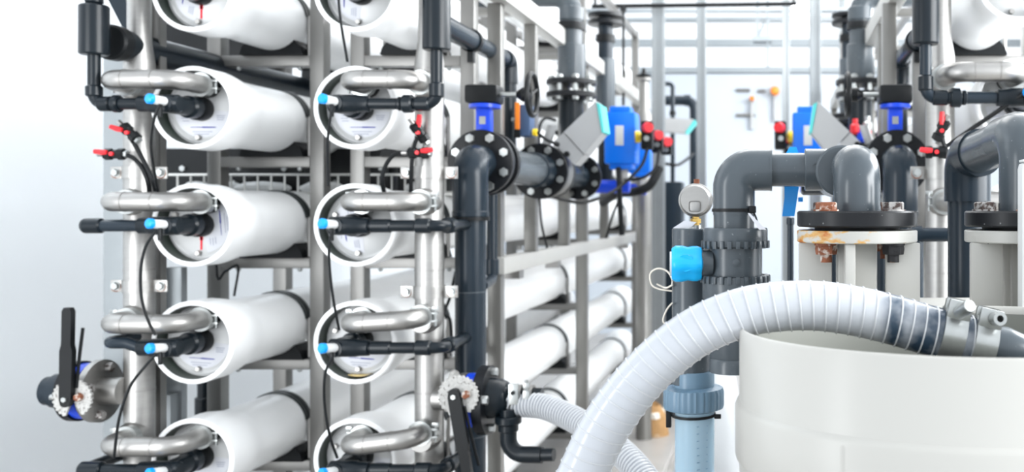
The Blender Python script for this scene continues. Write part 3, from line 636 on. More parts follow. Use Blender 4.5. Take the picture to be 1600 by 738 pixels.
# ------------------------------------------------------------------ slate riser and valve lines (left bank, mirrored on the right bank)
def flange(t, y0, y1, x, z, r=0.105, bolts=True, m='flplain', back=False):
    part('flange', MB().lathe([(0.05, 0), (r-0.003, 0), (r, 0.003), (r, y1-y0-0.003), (r-0.003, y1-y0), (0.05, y1-y0), (0.05, 0)], (x, y0, z), (0, 1, 0), 40, cap=False), m, t)
    if bolts: bolt_ring(t, (x, y0, z), (0, -1, 0), r*0.79, 8, 0.0155, 0.010, 'zinc', PI/8)
def valve_line(mx, side, full=True):
    X = (lambda x: x) if not mx else MX
    sx = -1 if mx else 1
    rx = X(-0.950); zl = 1.64; lx = X(-0.953)
    t = thing('riser_pipe', 'tall slate PVC riser pipe with domed elbow, '+side, 'pipe', (rx, 2.95, 0))
    part('pipe', MB().cyl(0.0465, (rx, 2.95, 0.0), (rx, 2.95, 1.52), 28), 'spvc', t)
    part('elbow', MB().tube(fillet([(rx, 2.95, 1.475), (rx, 2.95, zl), (lx, 3.05, zl)], 0.07, 12), 0.0535, 28), 'spvc', t)
    part('socket_ring', MB().cyl(0.0555, (rx, 2.95, 1.465), (rx, 2.95, 1.485), 28, 0.003), 'spvc', t)
    for z in ((1.235, 0.99, 0.79) if not mx else (1.2,)): part('joint_line', MB().ringdisc(0.046, 0.0475, (rx, 2.95, z-0.002), (rx, 2.95, z+0.002), 28), 'gpvc', t)
    if not mx:
        part('clamp_ring', MB().ringdisc(0.05, 0.057, (rx, 2.95, 1.455), (rx, 2.95, 1.466), 28), 'blk', t)
        part('foot', MB().cyl(0.08, (rx, 2.95, 0), (rx, 2.95, 0.03), 24), 'spvc', t)
    # gear operated valve
    t = thing('gear_valve', 'black flanged valve with blue stem and handwheel gearbox, '+side, 'valve', (lx, 3.1, zl))
    flange(t, 3.055, 3.082, lx, zl)
    part('body', MB().ringdisc(0.05, 0.096, (lx, 3.082, zl), (lx, 3.128, zl), 36), 'rubber', t)
    flange(t, 3.128, 3.155, lx, zl, bolts=False)
    part('stem', MB().box(lx-0.024, lx+0.022, 3.085, 3.125, zl+0.09, zl+0.20, 0.004), 'blue', t, 'blue stem housing')
    part('stem_flange', MB().lathe([(0.05, 0), (0.05, 0.012), (0.036, 0.016)], (lx, 3.105, zl+0.178), (0, 0, 1), 20), 'blue', t)
    part('name_plate', MB().box(lx-0.012, lx+0.008, 3.0835, 3.085, zl+0.125, zl+0.15), 'zinc', t)
    part('gearbox', MB().box(lx-0.055, lx+0.052, 3.06, 3.15, zl+0.192, zl+0.252, 0.012), 'blk', t, 'black gearbox')
    part('shaft', MB().cyl(0.008, (lx+sx*0.05, 3.1, zl+0.222), (lx+sx*0.13, 3.1, zl+0.222), 10), 'zinc', t)
    hw = part('handwheel', MB().lathe([(0.010, 0), (0.024, 0.02), (0.022, 0.045), (0.012, 0.05)], (lx+sx*0.105, 3.1, zl+0.222), (sx, 0, 0), 14), 'blk', t, 'black handwheel')
    ring = [(lx+sx*0.155, 3.1+0.068*math.cos(a), zl+0.222+0.068*math.sin(a)) for a in [2*PI*k/28 for k in range(28)]]
    w_ = MB().tube(ring, 0.0085, 8, closed=True)
    for k in range(3):
        a = 0.4+2*PI*k/3; w_.tube([(lx+sx*0.150, 3.1, zl+0.222), (lx+sx*0.155, 3.1+0.066*math.cos(a), zl+0.222+0.066*math.sin(a))], 0.006, 6)
    part('wheel_rim', w_, 'blk', hw)
    # spools
    t = thing('pipe_spool', 'shiny grey pipe spool between the black flanges, '+side, 'pipe', (lx, 3.5, zl-0.06))
    part('pipe', MB().cyl(0.062, (lx, 3.155, zl), (lx, 3.82, zl), 30), 'gpvc', t)
    part('collar', MB().cyl(0.070, (lx, 3.70, zl), (lx, 3.82, zl), 30, 0.004), 'spvc', t)
    flange(t, 3.82, 3.85, lx, zl, 0.112)
    t = thing('flow_sensor', 'cream wafer flow sensor with tilted grey transmitter box, '+side, 'flow meter', (lx, 3.9, zl))
    part('wafer', MB().cyl(0.106, (lx, 3.85, zl), (lx, 3.97, zl), 36, 0.004), 'cream', t)
    part('neck', MB().cyl(0.02, (lx, 3.91, zl+0.1), (lx+sx*0.03, 3.91, zl+0.19), 12), 'lgrey', t)
    y8_ = 3.84
    qx = lambda px: X(WX(px, y8_))
    qz = lambda py: WZ(py, y8_)
    part('enclosure', MB().prism([(qx(881), qz(206)), (qx(931), qz(158)), (qx(940), qz(208)), (qx(913), qz(241))], 0.13, 'y', y8_), 'lgrey', t, 'tilted light grey transmitter box')
    jb = part('terminal_cover', MB().prism([(qx(864), qz(222)), (qx(880), qz(207)), (qx(912), qz(242)), (qx(897), qz(258))], 0.12, 'y', y8_+0.005), 'lgrey', t)
    for px_, py_ in ((870, 226), (886, 241)): part('gland', MB().cyl(0.011, (qx(px_), y8_+0.006, qz(py_)), (qx(px_), y8_-0.012, qz(py_)), 12), 'blk', jb)
    part('bezel', MB().prism([(qx(932), qz(160)), (qx(938), qz(163)), (qx(944), qz(206)), (qx(940.5), qz(208))], 0.14, 'y', y8_-0.004), 'teal', t, 'teal display bezel')
    t = thing('pipe_spool', 'dark grey tee spool under the flanged upright, '+side, 'pipe', (lx, 4.2, zl-0.06))
    flange(t, 3.97, 3.995, lx, zl, 0.108, False)
    part('pipe', MB().cyl(0.056, (lx, 3.995, zl), (lx, 4.55, zl), 28), 'spvc', t)
    flange(t, 4.55, 4.58, lx, zl, 0.110)
    vy_ = 4.41
    part('branch', MB().cyl(0.055, (lx, vy_, zl), (lx, vy_, 2.0), 26), 'dpvc', t)
    for k, (z0, z1) in enumerate(((2.0, 2.024), (2.058, 2.082))):
        part('collar_flange', MB().cyl(0.115, (lx, vy_, z0), (lx, vy_, z1), 36, 0.003), 'flplain', t)
    for k in range(8):
        a = PI/8+k*PI/4; p = V(lx+0.093*math.cos(a), vy_+0.093*math.sin(a), 1.985)
        part('stud', MB().cyl(0.009, p, p+V(0, 0, 0.115), 8).lathe([(0.016, 0), (0.016, 0.014)], p, (0, 0, 1), 6).lathe([(0.016, 0.098), (0.016, 0.112)], p, (0, 0, 1), 6).cyl(0.012, p+V(0, 0, 0.044), p+V(0, 0, 0.072), 8), 'zinc', t)
    t = thing('upright_pipe', 'grey upright pipe with thick coupling above black bolted flange, '+side, 'pipe', (lx, vy_, 2.08))
    part('coupling', MB().cyl(0.064, (lx, vy_, 2.082), (lx, vy_, WZ(70, vy_)), 28, 0.003), 'gpvc', t)
    part('pipe', MB().tube(fillet([(lx, vy_, 2.2), (lx, vy_, WZ(-6, vy_)), (lx-sx*0.5, vy_, WZ(-6, vy_))], 0.08, 8), 0.051, 24), 'gpvc', t)
    part('elbow_socket', MB().cyl(0.058, (lx, vy_, WZ(33, vy_)), (lx, vy_, WZ(12, vy_)), 24, 0.003), 'gpvc', t)
    part('clamp', MB().ringdisc(0.05, 0.064, (lx, vy_, WZ(47, vy_)), (lx, vy_, WZ(36, vy_)), 24).box(min(lx, lx-sx*0.12), max(lx, lx-sx*0.12)-0.05*(sx < 0) if 0 else max(lx-sx*0.055, lx-sx*0.12), vy_-0.015, vy_+0.015, WZ(47, vy_), WZ(36, vy_)), 'blk', t)
    # second, slimmer upright behind
    x2, y2 = X(-0.975), 5.4
    t = thing('upright_pipe', 'slimmer grey upright pipe behind the thick one, '+side, 'pipe', (x2, y2, 1.9))
    part('coupling', MB().cyl(0.055, (x2, y2, 2.02), (x2, y2, WZ(92, y2)), 22, 0.003), 'gpvc', t)
    part('pipe', MB().cyl(0.042, (x2, y2, WZ(92, y2)), (x2, y2, WZ(20, y2)), 20), 'spvc', t)
    part('clamp', MB().cyl(0.055, (x2, y2, WZ(66, y2)), (x2, y2, WZ(55, y2)), 20), 'blk', t)
    for k, (z0, z1) in enumerate(((1.96, 1.985), (2.0, 2.02), (WZ(40, y2), WZ(33, y2)), (WZ(28, y2), WZ(22, y2)))): part('flange', MB().cyl(0.1, (x2, y2, z0), (x2, y2, z1), 24, 0.003), 'flplain', t)
    part('drop', MB().cyl(0.042, (x2, y2, zl), (x2, y2, 1.96), 20), 'dpvc', t)
    # actuators
    for k, (ax_, ay, sc_, s2) in enumerate(((X(WX(972, 4.9)) if not mx else WX(1262, 4.9), 4.9, 1.0, 'nearest the flanges'), (X(WX(1000, 5.7)), 5.7, 0.85, 'standing behind another'))):
        az = WZ(215 if k == 0 else 240, ay)
        t = thing('actuator', 'bright blue valve actuator '+s2+', '+side, 'actuator', (ax_, ay, az-0.16), 'blue valve actuators')
        part('housing', MB().box(ax_-0.08*sc_, ax_+0.08*sc_, ay-0.075*sc_, ay+0.075*sc_, az-0.14*sc_, az+0.125*sc_, 0.016), 'azure', t)
        part('top_cap', MB().box(ax_-0.055*sc_, ax_+0.05*sc_, ay-0.06, ay+0.06, az+0.12*sc_, az+0.155*sc_, 0.008), 'azure', t)
        part('bottom_cap', MB().box(ax_-0.055*sc_, ax_+0.06*sc_, ay-0.06, ay+0.06, az-0.165*sc_, az-0.135*sc_, 0.006), 'azure', t)
        if k == 0:
            part('rating_plate', MB().box(ax_-0.022, ax_+0.020, ay-0.078, ay-0.0745, az-0.045, az+0.055, 0.001), 'whitep', t, 'white rating plate')
            part('indicator', MB().lathe([(0.032, 0), (0.03, 0.02), (0.012, 0.03)], (ax_+sx*0.078, ay-0.05, az+0.0), (sx, 0, 0), 16), 'yellow', t, 'yellow position indicator')
        part('valve_neck', MB().cyl(0.03, (ax_, ay, zl-0.02), (ax_, ay, az-0.15*sc_), 14), 'steeld', t)
        part('valve_body', MB().cyl(0.034, (ax_-sx*0.18, ay, zl-0.04), (ax_+sx*0.04, ay, zl-0.04), 20, 0.006), 'blue', t, 'dark blue valve body')
        part('connection', MB().cyl(0.05, (lx+sx*0.0, ay, zl), (ax_-sx*0.17, ay, zl-0.03), 16), 'spvc', t)
    # filter regulators with red knobs
    for k, (px_, py_, yy) in enumerate(((1012, 208, 4.80), (1028, 218, 5.0), (1042, 226, 5.2))):
        if mx and k == 2: continue
        gx, gz = (X(WX(px_, yy)) if not mx else WX((1220, 1234)[k], yy)), WZ(py_ if not mx else (208, 222)[k], yy)
        t = thing('pressure_regulator', ('first', 'second', 'third')[k]+' black regulator with a red cap beside the blue actuators, '+side, 'regulator', (gx, yy, gz-0.05), 'black regulators with red caps')
        part('body', MB().box(gx-0.032, gx+0.028, yy-0.03, yy+0.03, gz-0.085+0.014*k, gz+0.06-0.012*k, 0.012), 'blk', t)
        part('red_cap', MB().lathe([(0.026, 0), (0.028, 0.008), (0.024, 0.034)], (gx+0.0*sx, yy-0.03, gz+0.024-0.006*k), (0.5*sx, -1, 0), 14), 'red', t, 'red cap')
        part('mount', MB().cyl(0.012, (gx, yy+0.02, gz), (gx, yy+0.11, gz), 8), 'zinc', t)
        part('port_nut', MB().cyl(0.014, (gx, yy-0.03, gz-0.03), (gx, yy-0.05, gz-0.03), 8), 'zinc', t)
        part('bracket', MB().box(min(gx, gx-sx*0.16), max(gx, gx-sx*0.09), yy+0.10, yy+0.11, gz-0.012, gz+0.012), 'zinc', t)
    # sloping pipe over to the upright
    px_, pz = X(-1.045), 2.064
    t = thing('return_pipe', 'slate pipe running back then down with black clip, '+side, 'pipe', (px_, 3.2, pz))
    yb = 3.7
    part('pipe', MB().cyl(0.030, (px_, 2.95, pz), (px_, yb, pz), 22), 'spvc', t)
    part('elbow', MB().tube(fillet([(px_, yb-0.06, pz), (px_, yb, pz), (px_, yb, pz-0.09)], 0.035, 8), 0.036, 20), 'dpvc', t)
    part('drop', MB().cyl(0.030, (px_, yb, pz-0.05), (px_, yb, WZ(240, yb) if not mx else 1.3), 20), 'dpvc', t)
    part('clip', MB().ringdisc(0.03, 0.040, (px_, 3.24, pz), (px_, 3.265, pz), 24).box(px_-0.01, px_+0.01, 3.24, 3.265, pz-0.075, pz-0.03), 'blk', t)
    part('sleeve', MB().cyl(0.035, (px_, 2.95, pz), (px_, 3.24, pz), 22), 'spvc', t)
    # steel carrying frame of the valve line
    bx = X(-1.0)
    t = thing('valve_frame', 'pale steel frame of posts carrying the valve line, '+side, 'frame', (bx, 4.8, 0))
    part('lower_rail', MB().box(bx-0.026, bx+0.026, 3.40, 7.3, 1.255, 1.315, 0.004), 'railc', t)
    part('upper_rail', MB().box(bx-0.03, bx+0.03, 3.05, 7.3, 2.235, 2.31, 0.004), 'railc', t)
    for k, yy in enumerate((3.47, 3.87, 4.47, 5.02, 5.5, 7.25)):
        z0 = 0.0 if k in (0, 3, 5) else 1.315
        part('post', MB().box(bx-0.05 if k in (0, 3) else bx-0.024, bx+(0.0 if k in (0, 3) else 0.024), yy-0.024, yy+0.024, z0, 2.235, 0.003), 'cream', t)
    for k in range(3):
        yy = (3.62, 4.25, 6.2)[k]
        part('bracket', MB().box(bx-0.028, bx+0.028, yy-0.03, yy+0.03, 1.225, 1.255), 'steeld', t)
    for yy in (3.3, 3.87, 5.02): part('strut', MB().box(min(bx, bx-sx*0.28), max(bx, bx-sx*0.28), yy-0.02, yy+0.02, 2.27, 2.30, 0.002), 'cream', t)
valve_line(False, 'left bank')
valve_line(True, 'right bank')

# small slate drop pipe, navy sensor, cables on the left bank
xx = WX(769, 3.22); 
t = thing('drop_pipe', 'thin slate drop pipe with elbow just right of the tall riser', 'pipe', (xx, 3.22, WZ(437, 3.22)))
part('pipe', MB().tube(fillet([(xx, 3.22, 1.58), (xx, 3.22, WZ(437, 3.22)), (RX+0.03, 2.97, WZ(437, 3.22))], 0.03, 6), 0.0175, 14), 'spvc', t)
part('elbow_socket', MB().cyl(0.0225, (xx, 3.22, WZ(430, 3.22)), (xx, 3.22, WZ(405, 3.22)), 14, 0.002), 'spvc', t)
yy = 3.62
t = thing('sensor_box', 'navy sensor box with orange stripe beside the handwheel', 'sensor', (WX(818, yy), yy, WZ(216, yy)))
part('case', MB().box(WX(812, yy), WX(832, yy), yy-0.04, yy+0.04, WZ(214, yy), WZ(165, yy), 0.006), 'navy', t)
part('orange_stripe', MB().box(WX(810, yy), WX(817, yy), yy-0.05, yy-0.041, WZ(204, yy), WZ(162, yy), 0.003), 'orange', t, 'orange strip')
part('stripe_foot', MB().box(WX(809, yy), WX(818, yy), yy-0.05, yy-0.041, WZ(217, yy), WZ(204, yy), 0.002), 'blk', t)
part('yellow_plug', MB().cyl(0.014, W(833, 207, yy-0.02), W(839, 207, yy-0.02), 10), 'yellow', t, 'yellow cable plug')
part('bracket', MB().box(WX(800, yy), WX(814, yy), yy-0.01, yy+0.01, WZ(190, yy), WZ(184, yy)), 'zinc', t)
def cable(label, pts, r=0.005): return tubing(label, pts, r, 'blk', 'cable', 'cable', 'thin black cables')
cable('black cable from yellow plug to the grey transmitter box', [W(839, 207, 3.6), W(855, 219, 3.7), W(872, 226, 3.83)], 0.006)
cable('black cable arching behind the left transmitter box', [W(868, 188, 4.3), W(852, 185, 4.25), W(843, 200, 4.2), W(842, 240, 4.2)], 0.007)
cable('long black cable sagging from the regulators past the flanges', [W(1012, 232, 4.75), W(1000, 262, 4.7), W(960, 298, 4.6), W(915, 316, 4.4), W(880, 312, 4.3), W(855, 305, 4.1)], 0.008)
cable('black cable loop between the second regulator and actuator', [W(1030, 235, 4.95), W(1024, 262, 4.9), W(1004, 278, 4.85), W(975, 282, 4.85)], 0.008)
cable('black cables bundled down below the left blue actuator', [W(966, 262, 4.82), W(968, 300, 4.8), W(970, 340, 4.8), W(972, 368, 4.8)], 0.014)
cable('thin cable slanting below the left blue actuator', [W(968, 310, 4.8), W(958, 335, 4.82), W(947, 372, 4.85)], 0.006)
cable('thin cable hanging in front of the far left vessels', [W(843, 312, 3.9), W(846, 350, 4.1), W(855, 388, 4.2)], 0.005)
t = thing('duct_hose', 'thick black cable duct sagging behind the left actuators', 'duct', W(1000, 300, 5.3))
part('duct', MB().tube(spline([V(-1.0, 5.45, 1.52), W(965, 302, 5.3), W(990, 300, 5.3), W(1015, 290, 5.3), W(1030, 262, 5.35)], 6), 0.026, 10), 'blk', t)
# extra fitting clusters on the right bank
t = thing('red_hydrant_fittings', 'cluster of red and silver fittings in front of right upright', 'fittings', W(1350, 215, 4.2))
for k, (px_, py_, mm) in enumerate(((1336, 200, 'red'), (1354, 205, 'red'), (1356, 196, 'zinc'), (1346, 212, 'blue'))):
    p = W(px_, py_, 4.2); part('fitting', MB().lathe([(0.010, -0.03), (0.022, -0.02), (0.022, 0.01), (0.012, 0.02), (0.012, 0.04)], p, (0, 0, 1), 12), mm, t, {'red': 'red fitting', 'zinc': 'silver fitting', 'blue': 'blue fitting'}[mm])

# ------------------------------------------------------------------ second hose on the back connector
def hose(name, label, pts, r, pitch, coil, m, group, ribm='rib', seg=24):
    path = spline(pts, 14)
    t = thing(name, label, 'hose', path[-1], group)
    ORG[t.name] = Vector((0, 0, 0)); t.location = (0, 0, 0)
    part('wall', MB().tube(path, r, seg), m, t)
    # spiral rib
    L = [0.0]
    for a, b in zip(path, path[1:]): L.append(L[-1]+(b-a).length)
    T = [(path[min(i+1, len(path)-1)]-path[max(i-1, 0)]).normalized() for i in range(len(path))]
    u = T[0].orthogonal().normalized(); U = []
    for tt in T:
        u = (u-tt*u.dot(tt)).normalized(); U.append(u.copy())
    pts_ = []; n = int(L[-1]/pitch*20); j = 0
    for k in range(n+1):
        s_ = L[-1]*k/n
        while j < len(L)-2 and L[j+1] < s_: j += 1
        f = (s_-L[j])/max(1e-9, L[j+1]-L[j]); p = path[j].lerp(path[j+1], f); uu = U[j].lerp(U[j+1], f).normalized(); tv = T[j].lerp(T[j+1], f).normalized()
        a = 2*PI*s_/pitch; pts_.append(p+(uu*math.cos(a)+tv.cross(uu)*math.sin(a))*(r+coil*0.15))
    part('spiral_rib', MB().tube(pts_, coil, 5), ribm, t)
    return t
HB = [V(wx+0.10, wy-0.0, wz+0.005), W(815, 632, 2.77), W(850, 636, 2.74), W(890, 652, 2.68), W(930, 676, 2.6), W(965, 702, 2.5), W(1005, 745, 2.4), W(1050, 820, 2.3), W(1100, 980, 2.2), V(-0.10, 2.1, 0.30), V(0.0, 2.0, 0.08), V(0.12, 1.9, 0.04)]
hose('ribbed_hose', 'milky ribbed hose clamped to the black connector in the background', HB, 0.0335, 0.0115, 0.003, 'hoseb', 'milky ribbed hoses')
t = thing('hose_clamp', 'wide silver clamp nearest the connector on the background hose', 'clamp', (wx+0.115, wy, wz), 'silver hose clamps')
for k, (dx, wd) in enumerate(((0.118, 0.030),)):
    part('band', MB().ringdisc(0.0335, 0.040, (wx+dx-wd/2, wy, wz+0.004), (wx+dx+wd/2, wy, wz+0.004), 26), 'steel', t)
    part('lug', MB().box(wx+dx-0.014, wx+dx+0.014, wy-0.047, wy-0.036, wz-0.005, wz+0.055, 0.003), 'zinc', t)
    part('screw', MB().cyl(0.006, (wx+dx, wy-0.054, wz+0.03), (wx+dx, wy-0.03, wz+0.03), 8), 'blk', t)
t = thing('hose_clamp', 'narrow silver bolt clamp at the start of the background hose', 'clamp', (wx+0.155, wy, wz), 'silver hose clamps')
part('band', MB().ringdisc(0.0335, 0.040, (wx+0.142, wy-0.002, wz+0.004), (wx+0.166, wy-0.002, wz+0.004), 26), 'steeld', t)
part('lug', MB().box(wx+0.146, wx+0.164, wy-0.046, wy-0.034, wz+0.01, wz+0.035, 0.002).box(wx+0.146, wx+0.164, wy-0.046, wy-0.034, wz+0.042, wz+0.058, 0.002), 'zinc', t)
part('screw', MB().cyl(0.005, (wx+0.155, wy-0.040, wz-0.005), (wx+0.155, wy-0.040, wz+0.065), 8), 'zinc', t)

# ------------------------------------------------------------------ foreground: tank
TC = V(0.265, 1.27, 0); TA, TB = 0.316, 0.270
def oval(mb, prof, seg=96):
    n = len(mb.v)
    for off, z in prof:
        for k in range(seg):
            a = 2*PI*k/seg; mb.v.append(V(TC.x+(TA+off)*math.cos(a), TC.y+(TB+off)*math.sin(a), z))
    for i in range(len(prof)-1):
        for k in range(seg):
            k2 = (k+1) % seg; mb.f.append((n+i*seg+k, n+i*seg+k2, n+(i+1)*seg+k2, n+(i+1)*seg+k))
    return mb
ZT = WZ(561, 1.0)
t = thing('water_tank', 'large cream oval plastic tank in the right foreground', 'tank', (TC.x, TC.y, 0))
mb = oval(MB(), [(-0.007, ZT-0.012), (-0.007, ZT-0.003), (-0.005, ZT), (-0.002, ZT), (0.0, ZT-0.003), (0.0, 0.0)])
part('wall', mb, 'tank', t)
part('lining', oval(MB(), [(-0.009, 0.3), (-0.0068, ZT-0.006)]), 'tankin', t, 'grey green inner lining darkened for shade')
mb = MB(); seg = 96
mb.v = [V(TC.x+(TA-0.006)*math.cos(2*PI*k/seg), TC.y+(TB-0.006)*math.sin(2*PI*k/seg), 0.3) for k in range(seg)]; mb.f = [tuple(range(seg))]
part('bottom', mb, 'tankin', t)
zb = WZ(713, 1.0)
bd = part('band', oval(MB(), [(-0.002, zb+0.010), (0.003, zb+0.006), (0.0055, zb), (0.0055, zb-0.062), (0.004, zb-0.066), (-0.002, zb-0.067)]), 'tank', t, 'raised band around the tank')
a = None
xs = WX(1317, 1.055); ys = TC.y-TB*math.sqrt(1-((xs-TC.x)/TA)**2)-0.0055
part('seam', MB().box(xs-0.0022, xs+0.0022, ys-0.002, ys+0.006, zb-0.065, zb-0.002, 0.0008), 'tank', bd)

# main hose
HY = 1.27
HM = [V(-0.62, 1.12, 0.035), V(-0.50, 1.18, 0.045), V(-0.40, 1.23, 0.15), V(-0.345, 1.26, 0.5), W(842, 900, HY), W(878, 815, HY), W(911, 740, HY), W(943, 672, HY), W(986, 610, HY), W(1034, 560, HY), W(1090, 518, HY), W(1155, 490, HY), W(1215, 479.5, HY), W(1275, 478, HY), W(1335, 486, HY), W(1395, 500, HY), W(1450, 516, HY), W(1500, 529, HY), W(1550, 541, HY)]
hose('main_hose', 'thick milky ribbed hose arching over the tank rim in foreground', HM, 0.0332, 0.0165, 0.0013, 'hosew', 'milky ribbed hoses', seg=32)
def big_clamp(px, py, label, screw):
    c = W(px, py, HY); d = V(1, 0, -0.24).normalized(); n = V(0.24, 0, 1).normalized()
    t = thing('hose_clamp', label, 'clamp', c, 'silver hose clamps')
    part('band', MB().lathe([(0.0345, -0.0150), (0.0375, -0.0150), (0.0375, 0.0150), (0.0345, 0.0150)], c, d, 30, cap=False), 'zinc', t)
    b = c+n*0.036
    R = Matrix.Rotation(math.radians(-13)*-1, 3, 'Y')
    part('lug', MB().box(b.x-0.016, b.x+0.016, HY-0.028, HY-0.021, b.z-0.016, b.z+0.014, 0.004, R).box(b.x-0.016, b.x+0.016, HY-0.008, HY-0.002, b.z-0.006, b.z+0.014, 0.004, R), 'zinc', t)
    q = V(b.x+0.004, HY-0.012, b.z+0.004)
    s_ = part('screw', MB().cyl(0.0085, q+V(-0.006, -0.020, -0.006)*1.0, q+V(0.003, -0.046, 0.006), 16, 0.001) if screw else MB().ringdisc(0.0045, 0.0088, q+V(0, -0.018, -0.003), q+V(0.002, -0.040, 0.0), 16), 'zinc', t)
    part('socket', MB().cyl(0.0048, q+V(0, -0.016, -0.003), q+V(0.001, -0.03, -0.001), 6), 'blk', s_)
big_clamp(1484, 524, 'left silver hose clamp with protruding pin at the tank', True)
big_clamp(1532, 537, 'right silver hose clamp with socket screw at the tank', False)
t = thing('hose_barb', 'grey tapered hose fitting inside the tank at right edge', 'fitting', W(1600, 556, HY))
part('taper', MB().lathe([(0.027, -0.02), (0.030, 0.01), (0.026, 0.03), (0.018, 0.07), (0.018, 0.16)], W(1556, 543, HY), (1, 0, -0.24), 24), 'gpvc', t)
part('nut', MB().cyl(0.03, W(1610, 556, HY), W(1640, 563, HY), 8), 'blk', t)

# ------------------------------------------------------------------ foreground: white pedestals with flanges
SZ = 1.306
t = thing('filter_base', 'white gelcoat base block carrying the two flanged pedestals', 'base', (0.42, 1.85, 0))
part('top_slab', MB().box(0.03, 0.80, 1.575, 2.02, SZ-0.024, SZ, 0.004), 'ivory', t)
part('body', MB().box(0.10, 0.78, 1.72, 2.0, 0.0, SZ-0.024, 0.01), 'ivory', t)
def pedestal(cx, cy, label, angs_, stylemat, gussets):
    t = thing('flanged_pedestal', label, 'pedestal', (cx, cy, SZ), 'white flanged pedestals')
    z0, z1 = 1.434, 1.456
    part('white_flange', MB().lathe([(0.0, 0), (0.108, 0), (0.110, 0.002), (0.110, z1-z0-0.002), (0.108, z1-z0), (0, z1-z0)], (cx, cy, z0), (0, 0, 1), 56, cap=False), stylemat, t, 'cream flange with rust stains' if stylemat == 'ivoryrust' else 'white flange')
    part('gasket', MB().cyl(0.078, (cx, cy, z1), (cx, cy, z1+0.006), 40), 'rubber', t)
    bf = part('black_flange', MB().lathe([(0.0, 0), (0.107, 0), (0.110, 0.003), (0.110, 0.026), (0.107, 0.029), (0, 0.029)], (cx, cy, z1+0.006), (0, 0, 1), 56, cap=False), 'flblk', t, 'black scuffed flange')
    for k, a in enumerate(angs_):
        p = V(cx+0.084*math.cos(a), cy+0.084*math.sin(a), z1+0.035)
        mm = ('rust', 'oxid')[k % 2]
        b = part('bolt', MB().lathe([(0.0225, 0), (0.0225, 0.003)], p, (0, 0, 1), 18).lathe([(0.019, 0.003), (0.019, 0.014), (0.0165, 0.016)], p, (0, 0, 1), 6), mm, bf, 'rusty bolt head' if mm == 'rust' else 'weathered bolt head')
        q = V(p.x, p.y, z0)
        nm = ('rust', 'nutblk')[k % 2]
        part('nut', MB().lathe([(0.021, 0), (0.021, -0.004)], q, (0, 0, 1), 16).lathe([(0.019, -0.004), (0.020, -0.010), (0.0185, -0.020)], q, (0, 0, 1), 6).lathe([(0.0105, -0.02), (0.0105, -0.034)], q, (0, 0, 1), 12), nm, t, 'corroded nut')
    for (x0, x1, y0, y1) in gussets: part('gusset', MB().box(x0, x1, y0, y1, SZ, z0, 0.003), 'ivory', t)
    part('core', MB().cyl(0.038, (cx, cy+0.01, SZ), (cx, cy+0.01, z0), 24), 'ivory', t)
    return t
PX, PY = WX(1339, 1.75), 1.75
q45 = [math.radians(a) for a in (225, 315, 45, 135)]
pedestal(PX, PY, 'left white pedestal with rusty flange behind the hose arch', q45, 'ivoryrust',
    [(WX(1248, 1.72), WX(1300, 1.72), 1.72, 1.735), (WX(1384, 1.70), WX(1438, 1.70), 1.70, 1.715), (WX(1309, 1.72), WX(1368, 1.72), 1.705, 1.72), (WX(1321, 1.65), WX(1337, 1.65), 1.65, 1.705)])
QX, QY = 0.4545, 1.75
pedestal(QX, QY, 'right white pedestal with clean flange at the right edge', [math.radians(a) for a in (260, 200, 320, 20, 80, 140)], 'ivory',
    [(WX(1517, 1.70), WX(1568, 1.70), 1.70, 1.715), (WX(1580, 1.73), WX(1640, 1.73), 1.725, 1.74), (QX-0.012, QX+0.012, 1.65, 1.725)])
xx = WX(1595.5, 1.59)
t = thing('white_housing', 'white rounded plastic housing at the extreme right edge', 'housing', (xx+0.05, 1.605, SZ))
part('case', MB().box(xx, xx+0.12, 1.59, 1.625, SZ, WZ(253, 1.59), 0.012), 'whitep', t)
part('lid', MB().box(xx+0.004, xx+0.116, 1.594, 1.621, WZ(253, 1.59), WZ(249, 1.59), 0.0015), 'whitep', t)

# grey pipework on the pedestals
HYP = 1.90; ZH = 1.572
UX, UY = WX(1149, 1.90), 1.90
t = thing('grey_pipe_run', 'grey PVC pipe from left pedestal over to the blue handled valve', 'pipe', (PX, PY, 1.49))
part('front_elbow', MB().tube(fillet([(PX, PY, 1.491), (PX, PY, ZH), (PX, PY+0.15, ZH)], 0.046, 12), 0.0435, 32), 'gpvc', t)
part('spigot', MB().cyl(0.0445, (PX, PY, 1.491), (PX, PY, 1.500), 32).cyl(0.040, (PX, PY, 1.500), (PX, PY, 1.504), 32), 'gpvc', t)
part('rear_socket', MB().cyl(0.050, (PX-0.022, PY+0.095, ZH-0.004), (PX-0.022, PY+0.30, ZH-0.004), 32, 0.004), 'gpvc', t)
sl = part('sleeve', MB().cyl(0.042, (WX(1257, HYP), HYP, ZH), (PX, HYP, ZH), 32, 0.002), 'gpvc', t)
p = V(WX(1275, 1.86), HYP-0.0415, ZH+0.004)
part('embossed_ring', MB().ringdisc(0.006, 0.0078, p+V(0, 0.002, 0), p+V(0, -0.0012, 0), 18), 'gpvc', sl)
part('pipe', MB().cyl(0.0335, (WX(1200, HYP), HYP, ZH), (WX(1262, HYP), HYP, ZH), 30), 'gpvc', t)
part('left_elbow', MB().tube(fillet([(WX(1206, HYP), HYP, ZH), (UX-0.003, HYP, ZH), (UX-0.003, HYP, WZ(336, HYP))], 0.062, 14), 0.0418, 32), 'gpvc', t)
part('elbow_lip', MB().ringdisc(0.036, 0.0425, (WX(1203, HYP), HYP, ZH), (WX(1206.5, HYP), HYP, ZH), 32), 'gpvc', t)
part('down_pipe', MB().cyl(0.0405, (UX-0.003, HYP, 1.44), (UX-0.003, HYP, WZ(334, HYP)), 30), 'gpvc', t)
